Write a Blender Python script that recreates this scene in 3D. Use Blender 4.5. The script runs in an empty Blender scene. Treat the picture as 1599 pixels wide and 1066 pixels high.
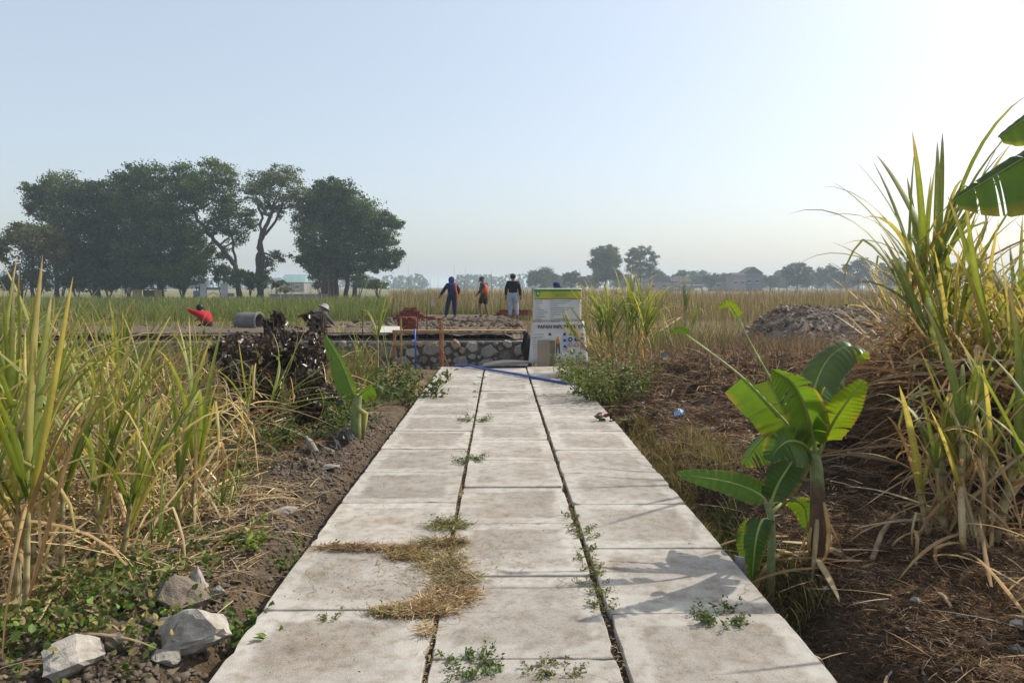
import bpy, bmesh, math, random
import numpy as np
from mathutils import Vector, Matrix

rng = np.random.default_rng(11)
random.seed(11)
S = bpy.context.scene
COL = S.collection
R = math.radians
PI = math.pi

# ------------------------------------------------------------------ camera, sky, sun, exposure
F_PX, CAM_H = 1180.0, 1.5
cam_d = bpy.data.cameras.new('camera')
cam_d.sensor_width = 36.0
cam_d.lens = F_PX / 1599.0 * 36.0
cam_d.clip_start = 0.05
cam_d.clip_end = 8000
cam = bpy.data.objects.new('camera', cam_d)
COL.objects.link(cam)
cam.location = (0, 0, CAM_H)
cam.rotation_euler = (R(90 - 4.12), 0, R(-0.9))
S.camera = cam
CAM_M = cam.rotation_euler.to_matrix()

SUN_EL, SUN_AZ = 43.0, 64.0          # azimuth clockwise from +Y (the walking direction)
w = bpy.data.worlds.new('World')
S.world = w
w.use_nodes = True
nt = w.node_tree
bg = nt.nodes['Background']
sky = nt.nodes.new('ShaderNodeTexSky')
sky.sky_type = 'NISHITA'
sky.sun_disc = False
sky.sun_elevation = R(SUN_EL)
sky.sun_rotation = R(SUN_AZ)
sky.altitude = 0
sky.air_density = 1.0
sky.dust_density = 3.0
sky.ozone_density = 1.2
veil = nt.nodes.new('ShaderNodeMix'); veil.data_type = 'RGBA'       # even high haze over the whole dome
veil.inputs[0].default_value = .25
veil.inputs[7].default_value = (9.0, 9.7, 10.1, 1)
nt.links.new(sky.outputs[0], veil.inputs[6])
nt.links.new(veil.outputs[2], bg.inputs[0])
bg.inputs[1].default_value = 0.15

sd = bpy.data.lights.new('sun', 'SUN')
sd.energy = 4.6
sd.angle = R(0.6)
sd.color = (1.0, 0.93, 0.82)
sun = bpy.data.objects.new('sun', sd)
COL.objects.link(sun)
SUN_DIR = Vector((math.sin(R(SUN_AZ)) * math.cos(R(SUN_EL)), math.cos(R(SUN_AZ)) * math.cos(R(SUN_EL)), math.sin(R(SUN_EL))))
sun.rotation_euler = SUN_DIR.to_track_quat('Z', 'Y').to_euler()
sun.location = (0, 0, 60)

S.view_settings.view_transform = 'Standard'
S.view_settings.look = 'None'
S.view_settings.exposure = 0.0
S.view_settings.gamma = 1.0
S.render.engine = 'CYCLES'
S.cycles.use_denoising = True
S.cycles.max_bounces = 6
S.cycles.diffuse_bounces = 3
S.cycles.glossy_bounces = 2
S.cycles.transmission_bounces = 4
S.cycles.volume_bounces = 1
S.cycles.transparent_max_bounces = 6
S.cycles.sample_clamp_indirect = 6.0

# ------------------------------------------------------------------ helpers: pixels, noise
def ray(x, y):
    d = Vector(((x - 799.5) / F_PX, (533 - y) / F_PX, -1.0))
    return CAM_M @ d
def gp(x, y, z=0.0):
    d = ray(x, y)
    t = (z - CAM_H) / d.z
    return Vector((d.x * t, d.y * t, z))
def pd(x, y, Y):
    d = ray(x, y)
    t = Y / d.y
    return Vector((d.x * t, Y, CAM_H + d.z * t))

_T = rng.random((256, 256))
def vnoise(x, y, s=0):
    x = np.asarray(x, float) + s * 17.31
    y = np.asarray(y, float) + s * 7.77
    xi = np.floor(x).astype(int); yi = np.floor(y).astype(int)
    fx = x - xi; fy = y - yi
    fx = fx * fx * (3 - 2 * fx); fy = fy * fy * (3 - 2 * fy)
    g = lambda a, b: _T[a & 255, b & 255]
    return (g(xi, yi) * (1 - fx) + g(xi + 1, yi) * fx) * (1 - fy) + (g(xi, yi + 1) * (1 - fx) + g(xi + 1, yi + 1) * fx) * fy
def fbm(x, y, s=0, o=4):
    x = np.asarray(x, float); y = np.asarray(y, float)
    v = 0; a = 0.5; tot = 0
    for k in range(o):
        v = v + a * vnoise(x * 2 ** k, y * 2 ** k, s + k); tot += a; a *= 0.5
    return v / tot
def sst(a, b, x):
    t = np.clip((np.asarray(x, float) - a) / (b - a), 0, 1)
    return t * t * (3 - 2 * t)
def box2(x, y, x0, x1, y0, y1, f):
    return sst(x0 - f, x0 + f, x) * (1 - sst(x1 - f, x1 + f, x)) * sst(y0 - f, y0 + f, y) * (1 - sst(y1 - f, y1 + f, y))

PATH_L, PATH_R, PATH_END = -1.117, 1.289, 14.2
def H(x, y):
    x = np.asarray(x, float); y = np.asarray(y, float)
    near = 1 - sst(18, 40, np.hypot(x, y))
    h = -0.05 + 0.06 * (fbm(x * .35, y * .35, 3) - .5) + near * 0.05 * (fbm(x * 1.3, y * 1.3, 5) - .5)
    # left soil berm thrown up beside the path
    lb = np.exp(-((x + 1.72) / .42) ** 2) * (1 - sst(8.2, 9.6, y))
    h = h + lb * (0.08 + 0.16 * (fbm(x * 4.5, y * 4.5, 9) - .45) + 0.09 * (fbm(x * 13, y * 13, 2, 2) - .5))
    h = h - 0.11 * np.exp(-((x + 1.2) / .10) ** 2) * (1 - sst(13, 14.5, y))
    # ditch along the right edge and the debris ground behind it
    h = h - 0.34 * np.exp(-((x - 1.52) / .21) ** 2) * (1 - sst(5.5, 8.5, y)) - 0.12 * np.exp(-((x - 1.4) / .16) ** 2) * sst(5.5, 8.5, y) * (1 - sst(13, 15, y))
    rb = sst(1.7, 2.5, x) * (1 - sst(9, 14, y)) * (1 - sst(9, 14, x))
    h = h + rb * (0.06 + 0.14 * (fbm(x * 1.6, y * 1.6, 21) - .5) + 0.22 * (fbm(x * 5, y * 5, 13, 3) - .5))
    dm = np.exp(-(np.maximum(0, np.abs(x - 4.3) - 1.4) / 1.1) ** 2 - ((y - 10.6) / 2.4) ** 2)
    h = h + dm * (0.48 + 0.16 * (fbm(x * 3, y * 3, 33) - .5))
    # trench in front of the masonry wall
    h = h - 0.22 * box2(x, y, -9, 1.0, 14.6, 16.2, .35)
    # under the path
    pm = box2(x, y, PATH_L + .05, PATH_R - .05, -30, PATH_END, .04)
    h = h * (1 - pm) + pm * (-0.16)
    h = h + near * .035 * (fbm(x * 15, y * 15, 41, 2) - .5) * (1 - pm)
    return h
def hz(x, y):
    return float(H(x, y))

# ------------------------------------------------------------------ helpers: meshes, objects
def mk(name, v, f, mat, parent=None, cols=None, smooth=False, loc=None):
    """v (N,3) array, f list or (M,k) array -> one mesh object"""
    me = bpy.data.meshes.new(name)
    v = np.asarray(v, dtype=np.float32).reshape(-1, 3)
    if isinstance(f, np.ndarray):
        k = f.shape[1]; m = f.shape[0]
        me.vertices.add(len(v)); me.vertices.foreach_set('co', v.ravel())
        me.loops.add(m * k); me.loops.foreach_set('vertex_index', f.astype(np.int32).ravel())
        me.polygons.add(m); me.polygons.foreach_set('loop_start', np.arange(0, m * k, k, dtype=np.int32))
        me.update(calc_edges=True)
    else:
        me.from_pydata([tuple(map(float, p)) for p in v], [], f)
    if cols is not None:
        c = np.ones((len(v), 4), np.float32); c[:, :3] = cols
        a = me.color_attributes.new('col', 'FLOAT_COLOR', 'POINT')
        a.data.foreach_set('color', c.ravel())
    if smooth:
        me.polygons.foreach_set('use_smooth', np.ones(len(me.polygons), dtype=bool))
    me.update()
    return link(name, me, mat, parent, loc)
def link(name, me, mat=None, parent=None, loc=None):
    o = bpy.data.objects.new(name, me)
    if mat is not None and me is not None and not me.materials:
        me.materials.append(mat)
    COL.objects.link(o)
    if parent: o.parent = parent
    if loc is not None: o.location = loc
    return o
def tag(o, label, cat, group=None, kind=None):
    o['label'] = label
    if cat: o['category'] = cat
    if group: o['group'] = group
    if kind: o['kind'] = kind
    return o
def thing(name, label, cat, loc=(0, 0, 0), rz=0.0, group=None):
    o = bpy.data.objects.new(name, None); COL.objects.link(o)
    o.empty_display_size = .1
    o.location = loc; o.rotation_euler = (0, 0, rz)
    return tag(o, label, cat, group)
def struct(o):
    o['kind'] = 'structure'; return o

class MB:
    """collects shapes into one mesh"""
    def __init__(s): s.v = []; s.f = []
    def add(s, v, f):
        b = len(s.v); s.v += [tuple(p) for p in v]; s.f += [tuple(i + b for i in q) for q in f]; return s
    def box(s, c, d, M=None):
        c = Vector(c); x, y, z = d[0] / 2, d[1] / 2, d[2] / 2
        v = [Vector((i * x, j * y, k * z)) for k in (-1, 1) for j in (-1, 1) for i in (-1, 1)]
        if M is not None: v = [M @ p for p in v]
        return s.add([p + c for p in v], [(0, 2, 3, 1), (4, 5, 7, 6), (0, 1, 5, 4), (2, 6, 7, 3), (0, 4, 6, 2), (1, 3, 7, 5)])
    def tube(s, pts, rad, n=8, cap=True):
        pts = [Vector(p) for p in pts]
        if not hasattr(rad, '__len__'): rad = [rad] * len(pts)
        V = []; Fc = []
        up = None
        for i, p in enumerate(pts):
            t = (pts[min(i + 1, len(pts) - 1)] - pts[max(i - 1, 0)]).normalized()
            if up is None:
                up = Vector((0, 0, 1)) if abs(t.z) < .9 else Vector((1, 0, 0))
            a = t.cross(up).normalized(); b = a.cross(t).normalized(); up = b
            for k in range(n):
                th = 2 * PI * k / n
                V.append(p + (a * math.cos(th) + b * math.sin(th)) * rad[i])
        for i in range(len(pts) - 1):
            for k in range(n):
                Fc.append((i * n + k, i * n + (k + 1) % n, (i + 1) * n + (k + 1) % n, (i + 1) * n + k))
        if cap:
            Fc.append(tuple(range(n - 1, -1, -1))); Fc.append(tuple((len(pts) - 1) * n + k for k in range(n)))
        return s.add(V, Fc)
    def lathe(s, c, prof, n=16, M=None):
        c = Vector(c); V = []; Fc = []
        for r, z in prof:
            for k in range(n):
                p = Vector((r * math.cos(2 * PI * k / n), r * math.sin(2 * PI * k / n), z))
                if M is not None: p = M @ p
                V.append(p + c)
        for i in range(len(prof) - 1):
            for k in range(n):
                Fc.append((i * n + k, i * n + (k + 1) % n, (i + 1) * n + (k + 1) % n, (i + 1) * n + k))
        return s.add(V, Fc)
    def build(s, name, mat, parent=None, loc=None, smooth=False):
        o = mk(name, np.array(s.v), s.f, mat, parent, None, smooth, loc)
        bm = bmesh.new(); bm.from_mesh(o.data); bmesh.ops.recalc_face_normals(bm, faces=bm.faces[:]); bm.to_mesh(o.data); bm.free()
        if smooth: o.data.polygons.foreach_set('use_smooth', np.ones(len(o.data.polygons), dtype=bool))
        return o

def bevel(o, wdt, seg=1):
    m = o.modifiers.new('bevel', 'BEVEL'); m.width = wdt; m.segments = seg; m.limit_method = 'ANGLE'

# ------------------------------------------------------------------ materials
def new_mat(name):
    m = bpy.data.materials.new(name); m.use_nodes = True
    return m, m.node_tree, m.node_tree.nodes['Principled BSDF']
def N(t, typ, **kw):
    n = t.nodes.new(typ)
    for k, v in kw.items(): setattr(n, k, v)
    return n
def mixc(t, a, b, fac, mode='MIX'):
    n = N(t, 'ShaderNodeMix', data_type='RGBA', blend_type=mode)
    for sock, val in ((n.inputs[0], fac), (n.inputs[6], a), (n.inputs[7], b)):
        if isinstance(val, bpy.types.NodeSocket): t.links.new(val, sock)
        elif isinstance(val, (int, float)): sock.default_value = val
        else: sock.default_value = (*val, 1)
    return n.outputs[2]
def noise_tex(t, scale, detail=5, coord='Object', rough=.6):
    tc = N(t, 'ShaderNodeTexCoord'); n = N(t, 'ShaderNodeTexNoise')
    n.inputs['Scale'].default_value = scale; n.inputs['Detail'].default_value = detail; n.inputs['Roughness'].default_value = rough
    t.links.new(tc.outputs[coord], n.inputs['Vector'])
    return n.outputs['Fac']
def ramp(t, fac, p0, p1):
    n = N(t, 'ShaderNodeMapRange'); n.inputs[1].default_value = p0; n.inputs[2].default_value = p1
    t.links.new(fac, n.inputs[0]); return n.outputs[0]
def add_bump(t, b, h, strength, dist=.01):
    n = N(t, 'ShaderNodeBump'); n.inputs['Strength'].default_value = strength; n.inputs['Distance'].default_value = dist
    t.links.new(h, n.inputs['Height']); t.links.new(n.outputs[0], b.inputs['Normal'])

def solid(name, c1, c2=None, scale=6, rough=.8, spec=.25, bump=0.0, bscale=None, metal=0, objvar=0.0, coord='Object'):
    m, t, b = new_mat(name)
    b.inputs['Roughness'].default_value = rough; b.inputs['Specular IOR Level'].default_value = spec; b.inputs['Metallic'].default_value = metal
    c2 = c2 or tuple(x * .7 for x in c1)
    nz = noise_tex(t, scale, coord=coord)
    c = mixc(t, c1, c2, ramp(t, nz, .3, .7))
    if objvar:
        oi = N(t, 'ShaderNodeObjectInfo'); hs = N(t, 'ShaderNodeHueSaturation')
        mr = N(t, 'ShaderNodeMapRange'); mr.inputs[3].default_value = 1 - objvar; mr.inputs[4].default_value = 1 + objvar
        t.links.new(oi.outputs['Random'], mr.inputs[0]); t.links.new(mr.outputs[0], hs.inputs['Value']); t.links.new(c, hs.inputs['Color']); c = hs.outputs[0]
    t.links.new(c, b.inputs['Base Color'])
    if bump: add_bump(t, b, noise_tex(t, bscale or scale * 4, 6, coord), bump)
    return m

def attr_mat(name, transl=.35, rough=.6, spec=.2, var=.25, vscale=9, objvar=.2, tint=(1.25, 1.2, .6)):
    m, t, b = new_mat(name)
    at = N(t, 'ShaderNodeAttribute', attribute_name='col')
    nz = noise_tex(t, vscale, 3)
    hs = N(t, 'ShaderNodeHueSaturation')
    mr = N(t, 'ShaderNodeMapRange'); mr.inputs[1].default_value = .25; mr.inputs[2].default_value = .75
    mr.inputs[3].default_value = 1 - var; mr.inputs[4].default_value = 1 + var
    t.links.new(nz, mr.inputs[0])
    val = mr.outputs[0]
    if objvar:
        oi = N(t, 'ShaderNodeObjectInfo'); m2 = N(t, 'ShaderNodeMapRange'); m2.inputs[3].default_value = 1 - objvar; m2.inputs[4].default_value = 1 + objvar
        t.links.new(oi.outputs['Random'], m2.inputs[0])
        mu = N(t, 'ShaderNodeMath', operation='MULTIPLY'); t.links.new(val, mu.inputs[0]); t.links.new(m2.outputs[0], mu.inputs[1]); val = mu.outputs[0]
    t.links.new(val, hs.inputs['Value']); t.links.new(at.outputs['Color'], hs.inputs['Color'])
    c = hs.outputs[0]
    t.links.new(c, b.inputs['Base Color']); b.inputs['Roughness'].default_value = rough; b.inputs['Specular IOR Level'].default_value = spec
    if transl:
        tr = N(t, 'ShaderNodeBsdfTranslucent'); t.links.new(mixc(t, c, tint, 1.0, 'MULTIPLY'), tr.inputs[0])
        mx = N(t, 'ShaderNodeMixShader'); mx.inputs[0].default_value = transl
        t.links.new(b.outputs[0], mx.inputs[1]); t.links.new(tr.outputs[0], mx.inputs[2])
        t.links.new(mx.outputs[0], t.nodes['Material Output'].inputs[0])
    return m

M_LEAF = attr_mat('leaf_blade', .42, .5, .35, .22, 14, .22)
M_BAN = attr_mat('banana_leaf', .5, .36, .45, .16, 7, .12, (2.0, 1.7, .35))
M_DRYL = attr_mat('dry_leaf', .28, .75, .1, .25, 14, .22, (1.2, 1.0, .7))
M_GRASS = attr_mat('grass_blade', .35, .65, .15, .2, 1.2, 0, (1.2, 1.15, .6))
M_TREE = attr_mat('tree_leaf', .32, .55, .25, .40, .30, 0, (1.3, 1.3, .5))
M_STRAW = attr_mat('straw', .15, .85, .05, .3, 3, 0, (1.1, 1.0, .8))
M_BARK = solid('bark', (.075, .06, .045), (.035, .028, .022), 3, .9, .1, .6, 12)
M_SOILV = None

def ground_mat():
    m, t, b = new_mat('soil_ground')
    at = N(t, 'ShaderNodeAttribute', attribute_name='col')
    n1 = noise_tex(t, 5, 8); n2 = noise_tex(t, 45, 5); n3 = noise_tex(t, 160, 3)
    c = mixc(t, at.outputs['Color'], (.5, .48, .45), ramp(t, n1, .38, .68), 'MULTIPLY')
    c = mixc(t, c, (1.35, 1.3, 1.2), ramp(t, n2, .45, .75), 'MULTIPLY')
    c = mixc(t, c, (.6, .58, .55), ramp(t, n3, .5, .72), 'MULTIPLY')
    t.links.new(c, b.inputs['Base Color']); b.inputs['Roughness'].default_value = .95; b.inputs['Specular IOR Level'].default_value = .08
    sm_ = N(t, 'ShaderNodeMath', operation='ADD'); t.links.new(n2, sm_.inputs[0]); t.links.new(noise_tex(t, 22, 8, 'Object', .75), sm_.inputs[1])
    add_bump(t, b, sm_.outputs[0], 1.0, .035)
    return m
M_GROUND = ground_mat()

def slab_mat():
    m, t, b = new_mat('slab_concrete')
    tc = N(t, 'ShaderNodeTexCoord'); sx = N(t, 'ShaderNodeSeparateXYZ'); t.links.new(tc.outputs['Generated'], sx.inputs[0])
    oi = N(t, 'ShaderNodeObjectInfo')
    off = N(t, 'ShaderNodeVectorMath', operation='SCALE'); off.inputs[0].default_value = (31, 17, 7); t.links.new(oi.outputs['Random'], off.inputs[3])
    ad = N(t, 'ShaderNodeVectorMath', operation='ADD'); t.links.new(tc.outputs['Object'], ad.inputs[0]); t.links.new(off.outputs[0], ad.inputs[1])
    def nz(sc, d=6, r=.6):
        n = N(t, 'ShaderNodeTexNoise'); n.inputs['Scale'].default_value = sc; n.inputs['Detail'].default_value = d; n.inputs['Roughness'].default_value = r
        t.links.new(ad.outputs[0], n.inputs['Vector']); return n.outputs['Fac']
    def M2(op, a, c):
        n = N(t, 'ShaderNodeMath', operation=op)
        for i, v in enumerate((a, c)):
            if isinstance(v, bpy.types.NodeSocket): t.links.new(v, n.inputs[i])
            else: n.inputs[i].default_value = v
        return n.outputs[0]
    def edge(s):      # distance to the nearer side, 0..0.5
        return M2('SUBTRACT', .5, M2('ABSOLUTE', M2('SUBTRACT', s, .5), 0))
    e = M2('MINIMUM', edge(sx.outputs[0]), edge(sx.outputs[1]))
    big = nz(2.2, 5)
    e = M2('ADD', e, M2('MULTIPLY', M2('SUBTRACT', big, .5), .22))
    inner = ramp(t, e, .10, .16)
    geo = N(t, 'ShaderNodeNewGeometry')
    def wz(sc, d=5, r=.6, off_=0):
        m_ = N(t, 'ShaderNodeVectorMath', operation='ADD'); m_.inputs[1].default_value = (off_, off_ * .7, 0); t.links.new(geo.outputs['Position'], m_.inputs[0])
        n = N(t, 'ShaderNodeTexNoise'); n.inputs['Scale'].default_value = sc; n.inputs['Detail'].default_value = d; n.inputs['Roughness'].default_value = r
        t.links.new(m_.outputs[0], n.inputs['Vector']); return n.outputs['Fac']
    worn = ramp(t, nz(1.1, 4), .36, .60)
    inner = M2('MULTIPLY', inner, M2('ADD', M2('MULTIPLY', worn, .75), .25))
    inner = M2('MAXIMUM', inner, M2('MULTIPLY', ramp(t, wz(.9, 4, .6, 3), .47, .62), .45))
    c = mixc(t, (.455, .43, .385), (.315, .285, .245), inner)
    c = mixc(t, c, (.70, .62, .52), M2('MULTIPLY', ramp(t, wz(1.7, 6, .7, 11), .55, .75), .9), 'MULTIPLY')
    c = mixc(t, c, (.80, .79, .78), ramp(t, wz(5.5, 6, .7, 23), .5, .66), 'MULTIPLY')
    ck = N(t, 'ShaderNodeTexVoronoi', feature='DISTANCE_TO_EDGE'); ck.inputs['Scale'].default_value = .55
    wv = N(t, 'ShaderNodeVectorMath', operation='ADD'); t.links.new(ad.outputs[0], wv.inputs[0])
    nn = N(t, 'ShaderNodeTexNoise'); nn.inputs['Scale'].default_value = 5; t.links.new(ad.outputs[0], nn.inputs['Vector'])
    sc_ = N(t, 'ShaderNodeVectorMath', operation='SCALE'); sc_.inputs[3].default_value = .35; t.links.new(nn.outputs['Color'], sc_.inputs[0]); t.links.new(sc_.outputs[0], wv.inputs[1]); t.links.new(wv.outputs[0], ck.inputs['Vector'])
    crk = N(t, 'ShaderNodeMapRange'); crk.inputs[1].default_value = .0012; crk.inputs[2].default_value = .0030; crk.inputs[3].default_value = .55; crk.inputs[4].default_value = 0; t.links.new(ck.outputs['Distance'], crk.inputs[0])
    c = mixc(t, c, (.35, .32, .29), M2('MULTIPLY', crk.outputs[0], ramp(t, nz(.8, 2), .5, .56)), 'MULTIPLY')
    c = mixc(t, c, (.74, .69, .62), ramp(t, nz(14, 6), .46, .70), 'MULTIPLY')
    sp = nz(120, 3, .8)
    c = mixc(t, c, (.55, .52, .49), M2('MULTIPLY', ramp(t, sp, .52, .66), M2('ADD', M2('MULTIPLY', inner, .8), .2)), 'MULTIPLY')
    c = mixc(t, c, (.78, .68, .56), M2('MULTIPLY', ramp(t, nz(1.6, 3), .62, .74), .8), 'MULTIPLY')
    c = mixc(t, c, (.30, .27, .24), ramp(t, nz(38, 2), .745, .78), 'MULTIPLY')
    hs = N(t, 'ShaderNodeHueSaturation'); mr = N(t, 'ShaderNodeMapRange'); mr.inputs[3].default_value = .90; mr.inputs[4].default_value = 1.08
    t.links.new(oi.outputs['Random'], mr.inputs[0]); t.links.new(mr.outputs[0], hs.inputs['Value']); t.links.new(c, hs.inputs['Color'])
    t.links.new(hs.outputs[0], b.inputs['Base Color'])
    b.inputs['Roughness'].default_value = .9; b.inputs['Specular IOR Level'].default_value = .15
    add_bump(t, b, M2('ADD', nz(150, 4, .7), M2('MULTIPLY', nz(18, 5), .6)), .55, .006)
    return m
M_SLAB = slab_mat()
M_BED = solid('joint_soil', (.07, .055, .04), (.035, .028, .02), 9, .95, .05)
M_ROCK = solid('limestone_rock', (.50, .465, .41), (.27, .24, .205), 3, .95, .1, .8, 22)
M_STONE = solid('wall_stone', (.36, .33, .30), (.20, .185, .17), 4, .9, .15, .8, 16, objvar=.45)
M_STONEB = solid('wall_stone_brown', (.44, .32, .23), (.25, .19, .14), 4, .9, .15, .8, 16, objvar=.35)
M_MORTAR = solid('mortar', (.15, .14, .13), (.08, .075, .07), 9, .95, .1, .5, 40)
M_CONC = solid('fresh_concrete', (.33, .31, .28), (.22, .205, .185), 5, .9, .1, .4, 30)
M_STEEL = solid('dark_rebar', (.045, .038, .034), (.085, .05, .035), 20, .6, .4)
M_WOOD = solid('raw_timber', (.43, .28, .14), (.30, .18, .085), 7, .8, .15, .3, 30)
M_WOODR = solid('orange_timber', (.42, .17, .07), (.28, .11, .05), 7, .8, .15)
M_BRICK = solid('red_brick', (.27, .085, .05), (.15, .045, .03), 9, .9, .1, .3, 30, objvar=.35)
M_BLUE = solid('blue_pipe', (.02, .10, .42), (.015, .07, .30), 8, .4, .45)
M_MUD = solid('grey_mud', (.17, .135, .10), (.075, .058, .043), 3.5, .95, .08, .9, 12)

# ------------------------------------------------------------------ ground sheet
def axis(lo, hi, step, far, g=1.17):
    a = list(np.arange(lo, hi + 1e-6, step))
    d = step; p = hi
    while p < far: d *= g; p += d; a.append(p)
    d = step; p = lo
    b = []
    while p > -far: d *= g; p -= d; b.append(p)
    return np.array(b[::-1] + a)
gx = axis(-4.2, 5.6, .04, 3500); gy = axis(2.0, 13.0, .045, 3500)
GX, GY = np.meshgrid(gx, gy, indexing='ij')
GZ = H(GX, GY)
nx, ny = GX.shape
idx = np.arange(nx * ny).reshape(nx, ny)
GF = np.stack([idx[:-1, :-1], idx[1:, :-1], idx[1:, 1:], idx[:-1, 1:]], -1).reshape(-1, 4)
def ground_col(x, y):
    x = np.asarray(x, float); y = np.asarray(y, float)
    def L(a, b, f): return a * (1 - f[..., None]) + np.array(b) * f[..., None]
    r = np.hypot(x, y)
    c = np.zeros(x.shape + (3,)) + np.array((.16, .122, .082))
    c = L(c, (.30, .215, .12), sst(.45, .65, fbm(x * .8, y * .8, 51)) * .7)                       # straw coloured patches
    c = L(c, (.12, .13, .045), sst(.50, .66, fbm(x * .6, y * .6, 53)) * (x < -1.9) * .7)           # green patches, left
    lb = np.exp(-((x + 1.75) / .55) ** 2) * (1 - sst(8.5, 10.5, y))
    c = L(c, (.165, .132, .10), lb)
    rt = sst(1.2, 1.7, x) * (1 - sst(19, 30, r))
    c = L(c, (.085, .056, .038), rt)
    c = L(c, (.20, .125, .07), rt * sst(.5, .7, fbm(x * 1.7, y * 1.7, 57)) * .7)
    c = L(c, (.22, .19, .165), rt * sst(.54, .70, fbm(x * 1.1 + 3, y * 1.1, 59)) * .55)
    far = sst(26, 44, r)
    fg = np.zeros(x.shape + (3,)) + np.array((.15, .165, .06))
    fg = L(fg, (.26, .21, .11), sst(.4, .65, fbm(x * .05, y * .05, 61)))
    fg = L(fg, (.21, .175, .11), sst(-2, 12, x) * .75)
    c = c * (1 - far[..., None]) + fg * far[..., None]
    return c
ground = struct(mk('ground', np.stack([GX, GY, GZ], -1).reshape(-1, 3), GF, M_GROUND, None, ground_col(GX, GY).reshape(-1, 3), True))

# ------------------------------------------------------------------ the slab path
path = MB().box(((PATH_L + PATH_R) / 2, 5.4, -.095), (PATH_R - PATH_L - .08, 17.5, .12)).build('path', M_BED)
struct(path)
path['label'] = 'straight path of three lanes of weathered concrete slabs'
JX = [PATH_L, -.2925, .4875, PATH_R]
PITCH = .879
def slab_mesh(wd, ln, n=13):
    ring = []
    for sx, sy, ex, ey in ((-1, -1, 1, -1), (1, -1, 1, 1), (1, 1, -1, 1), (-1, 1, -1, -1)):
        for i in range(n):
            t = i / n; x = (sx + (ex - sx) * t) * wd / 2; y = (sy + (ey - sy) * t) * ln / 2
            j = abs(random.gauss(0, .0022)) + (random.uniform(.008, .02) if random.random() < .045 else 0) + (.006 if i == 0 else 0)
            ring.append((x - math.copysign(j, x) * (1 if abs(abs(x) - wd / 2) < 1e-4 else 0), y - math.copysign(j, y) * (1 if abs(abs(y) - ln / 2) < 1e-4 else 0)))
    m = len(ring); V = []
    for sc, z in ((.005, 0), (.001, -.004), (0, -.12)):
        V += [(x - math.copysign(sc, x), y - math.copysign(sc, y), z) for x, y in ring]
    f = [tuple(range(m)), tuple(range(3 * m - 1, 2 * m - 1, -1))]
    for k in range(2): f += [(k * m + i, (k + 1) * m + i, (k + 1) * m + (i + 1) % m, k * m + (i + 1) % m) for i in range(m)]
    me = bpy.data.meshes.new('slab'); me.from_pydata(V, [], f); me.materials.append(M_SLAB); return me
_sm = {}
for lane in range(3):
    x0, x1 = JX[lane], JX[lane + 1]
    gl = .0 if lane == 0 else .012; gr = .0 if lane == 2 else .012
    xa, xb = x0 + gl, x1 - gr
    d0 = (3.437, 2.965, 3.378)[lane]
    k = -7
    while True:
        ya = d0 + k * PITCH; k += 1
        yb = min(ya + PITCH, PATH_END + .02 * lane)
        if yb - ya < .2: break
        key = (lane, round(yb - ya, 3), k % 5)
        if key not in _sm: _sm[key] = slab_mesh(xb - xa, yb - ya - .006)
        o = link('slab', _sm[key], M_SLAB, path)
        o.location = ((xa + xb) / 2 + random.uniform(-.003, .003), (ya + yb) / 2, random.uniform(-.006, .001))
        o.rotation_euler = (R(random.uniform(-.25, .25)), R(random.uniform(-.25, .25)), R(random.uniform(-.25, .25)))
        if yb >= PATH_END: break

# ------------------------------------------------------------------ vectorised vegetation meshes
def strips(base, d, L, W, bend, cols, nseg=3, tip=None, flat=False, side=None):
    base = np.asarray(base, float); n = len(base)
    d = np.asarray(d, float); d = d / np.linalg.norm(d, axis=1, keepdims=True)
    if side is None:
        a = rng.random(n) * 2 * PI
        side = np.stack([np.cos(a), np.sin(a), np.zeros(n)], 1)
    side = side - d * (side * d).sum(1, keepdims=True)
    side /= np.linalg.norm(side, axis=1, keepdims=True) + 1e-9
    V = np.zeros((n, nseg + 1, 2, 3)); C = np.zeros((n, nseg + 1, 2, 3))
    L = np.asarray(L, float) * np.ones(n); W = np.asarray(W, float) * np.ones(n); bend = np.asarray(bend, float) * np.ones(n)
    tip = cols if tip is None else tip
    hd = d.copy(); hd[:, 2] = 0; hd /= np.linalg.norm(hd, axis=1, keepdims=True) + 1e-6
    for i in range(nseg + 1):
        t = i / nseg
        p = base + d * (L * t)[:, None] + (hd * .6 + np.array([0, 0, -1.0])) * (bend * L * t * t)[:, None]
        wd = W * .5 * (1 - .9 * t ** 2.2)
        V[:, i, 0] = p - side * wd[:, None]; V[:, i, 1] = p + side * wd[:, None]
        C[:, i, :] = (cols * (1 - t) + tip * t)[:, None, :]
    k = (nseg + 1) * 2
    b = (np.arange(n) * k)[:, None]
    fs = [np.concatenate([b + 2 * i, b + 2 * i + 1, b + 2 * i + 3, b + 2 * i + 2], 1) for i in range(nseg)]
    return V.reshape(-1, 3), np.concatenate(fs, 0), C.reshape(-1, 3)
def cards(c, size, cols, up=None, asp=.5, flat=.0):
    """diamond leaves, slightly folded along the midrib"""
    c = np.asarray(c, float); n = len(c)
    a = rng.normal(size=(n, 3))
    if up is not None: a = a + up
    a /= np.linalg.norm(a, axis=1, keepdims=True)
    b = rng.normal(size=(n, 3)); b[:, 2] *= (1 - flat); a2 = a.copy(); a2[:, 2] *= (1 - flat)
    a2 /= np.linalg.norm(a2, axis=1, keepdims=True) + 1e-9
    b -= a2 * (b * a2).sum(1, keepdims=True); b /= np.linalg.norm(b, axis=1, keepdims=True) + 1e-9
    s = (np.asarray(size) * np.ones(n))[:, None]
    V = np.stack([c - a2 * s * .5, c + b * s * asp * .5, c + a2 * s * .5, c - b * s * asp * .5], 1)
    Fc = np.arange(n * 4).reshape(n, 4)
    return V.reshape(-1, 3), Fc, np.repeat(np.asarray(cols), 4, 0)
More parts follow.
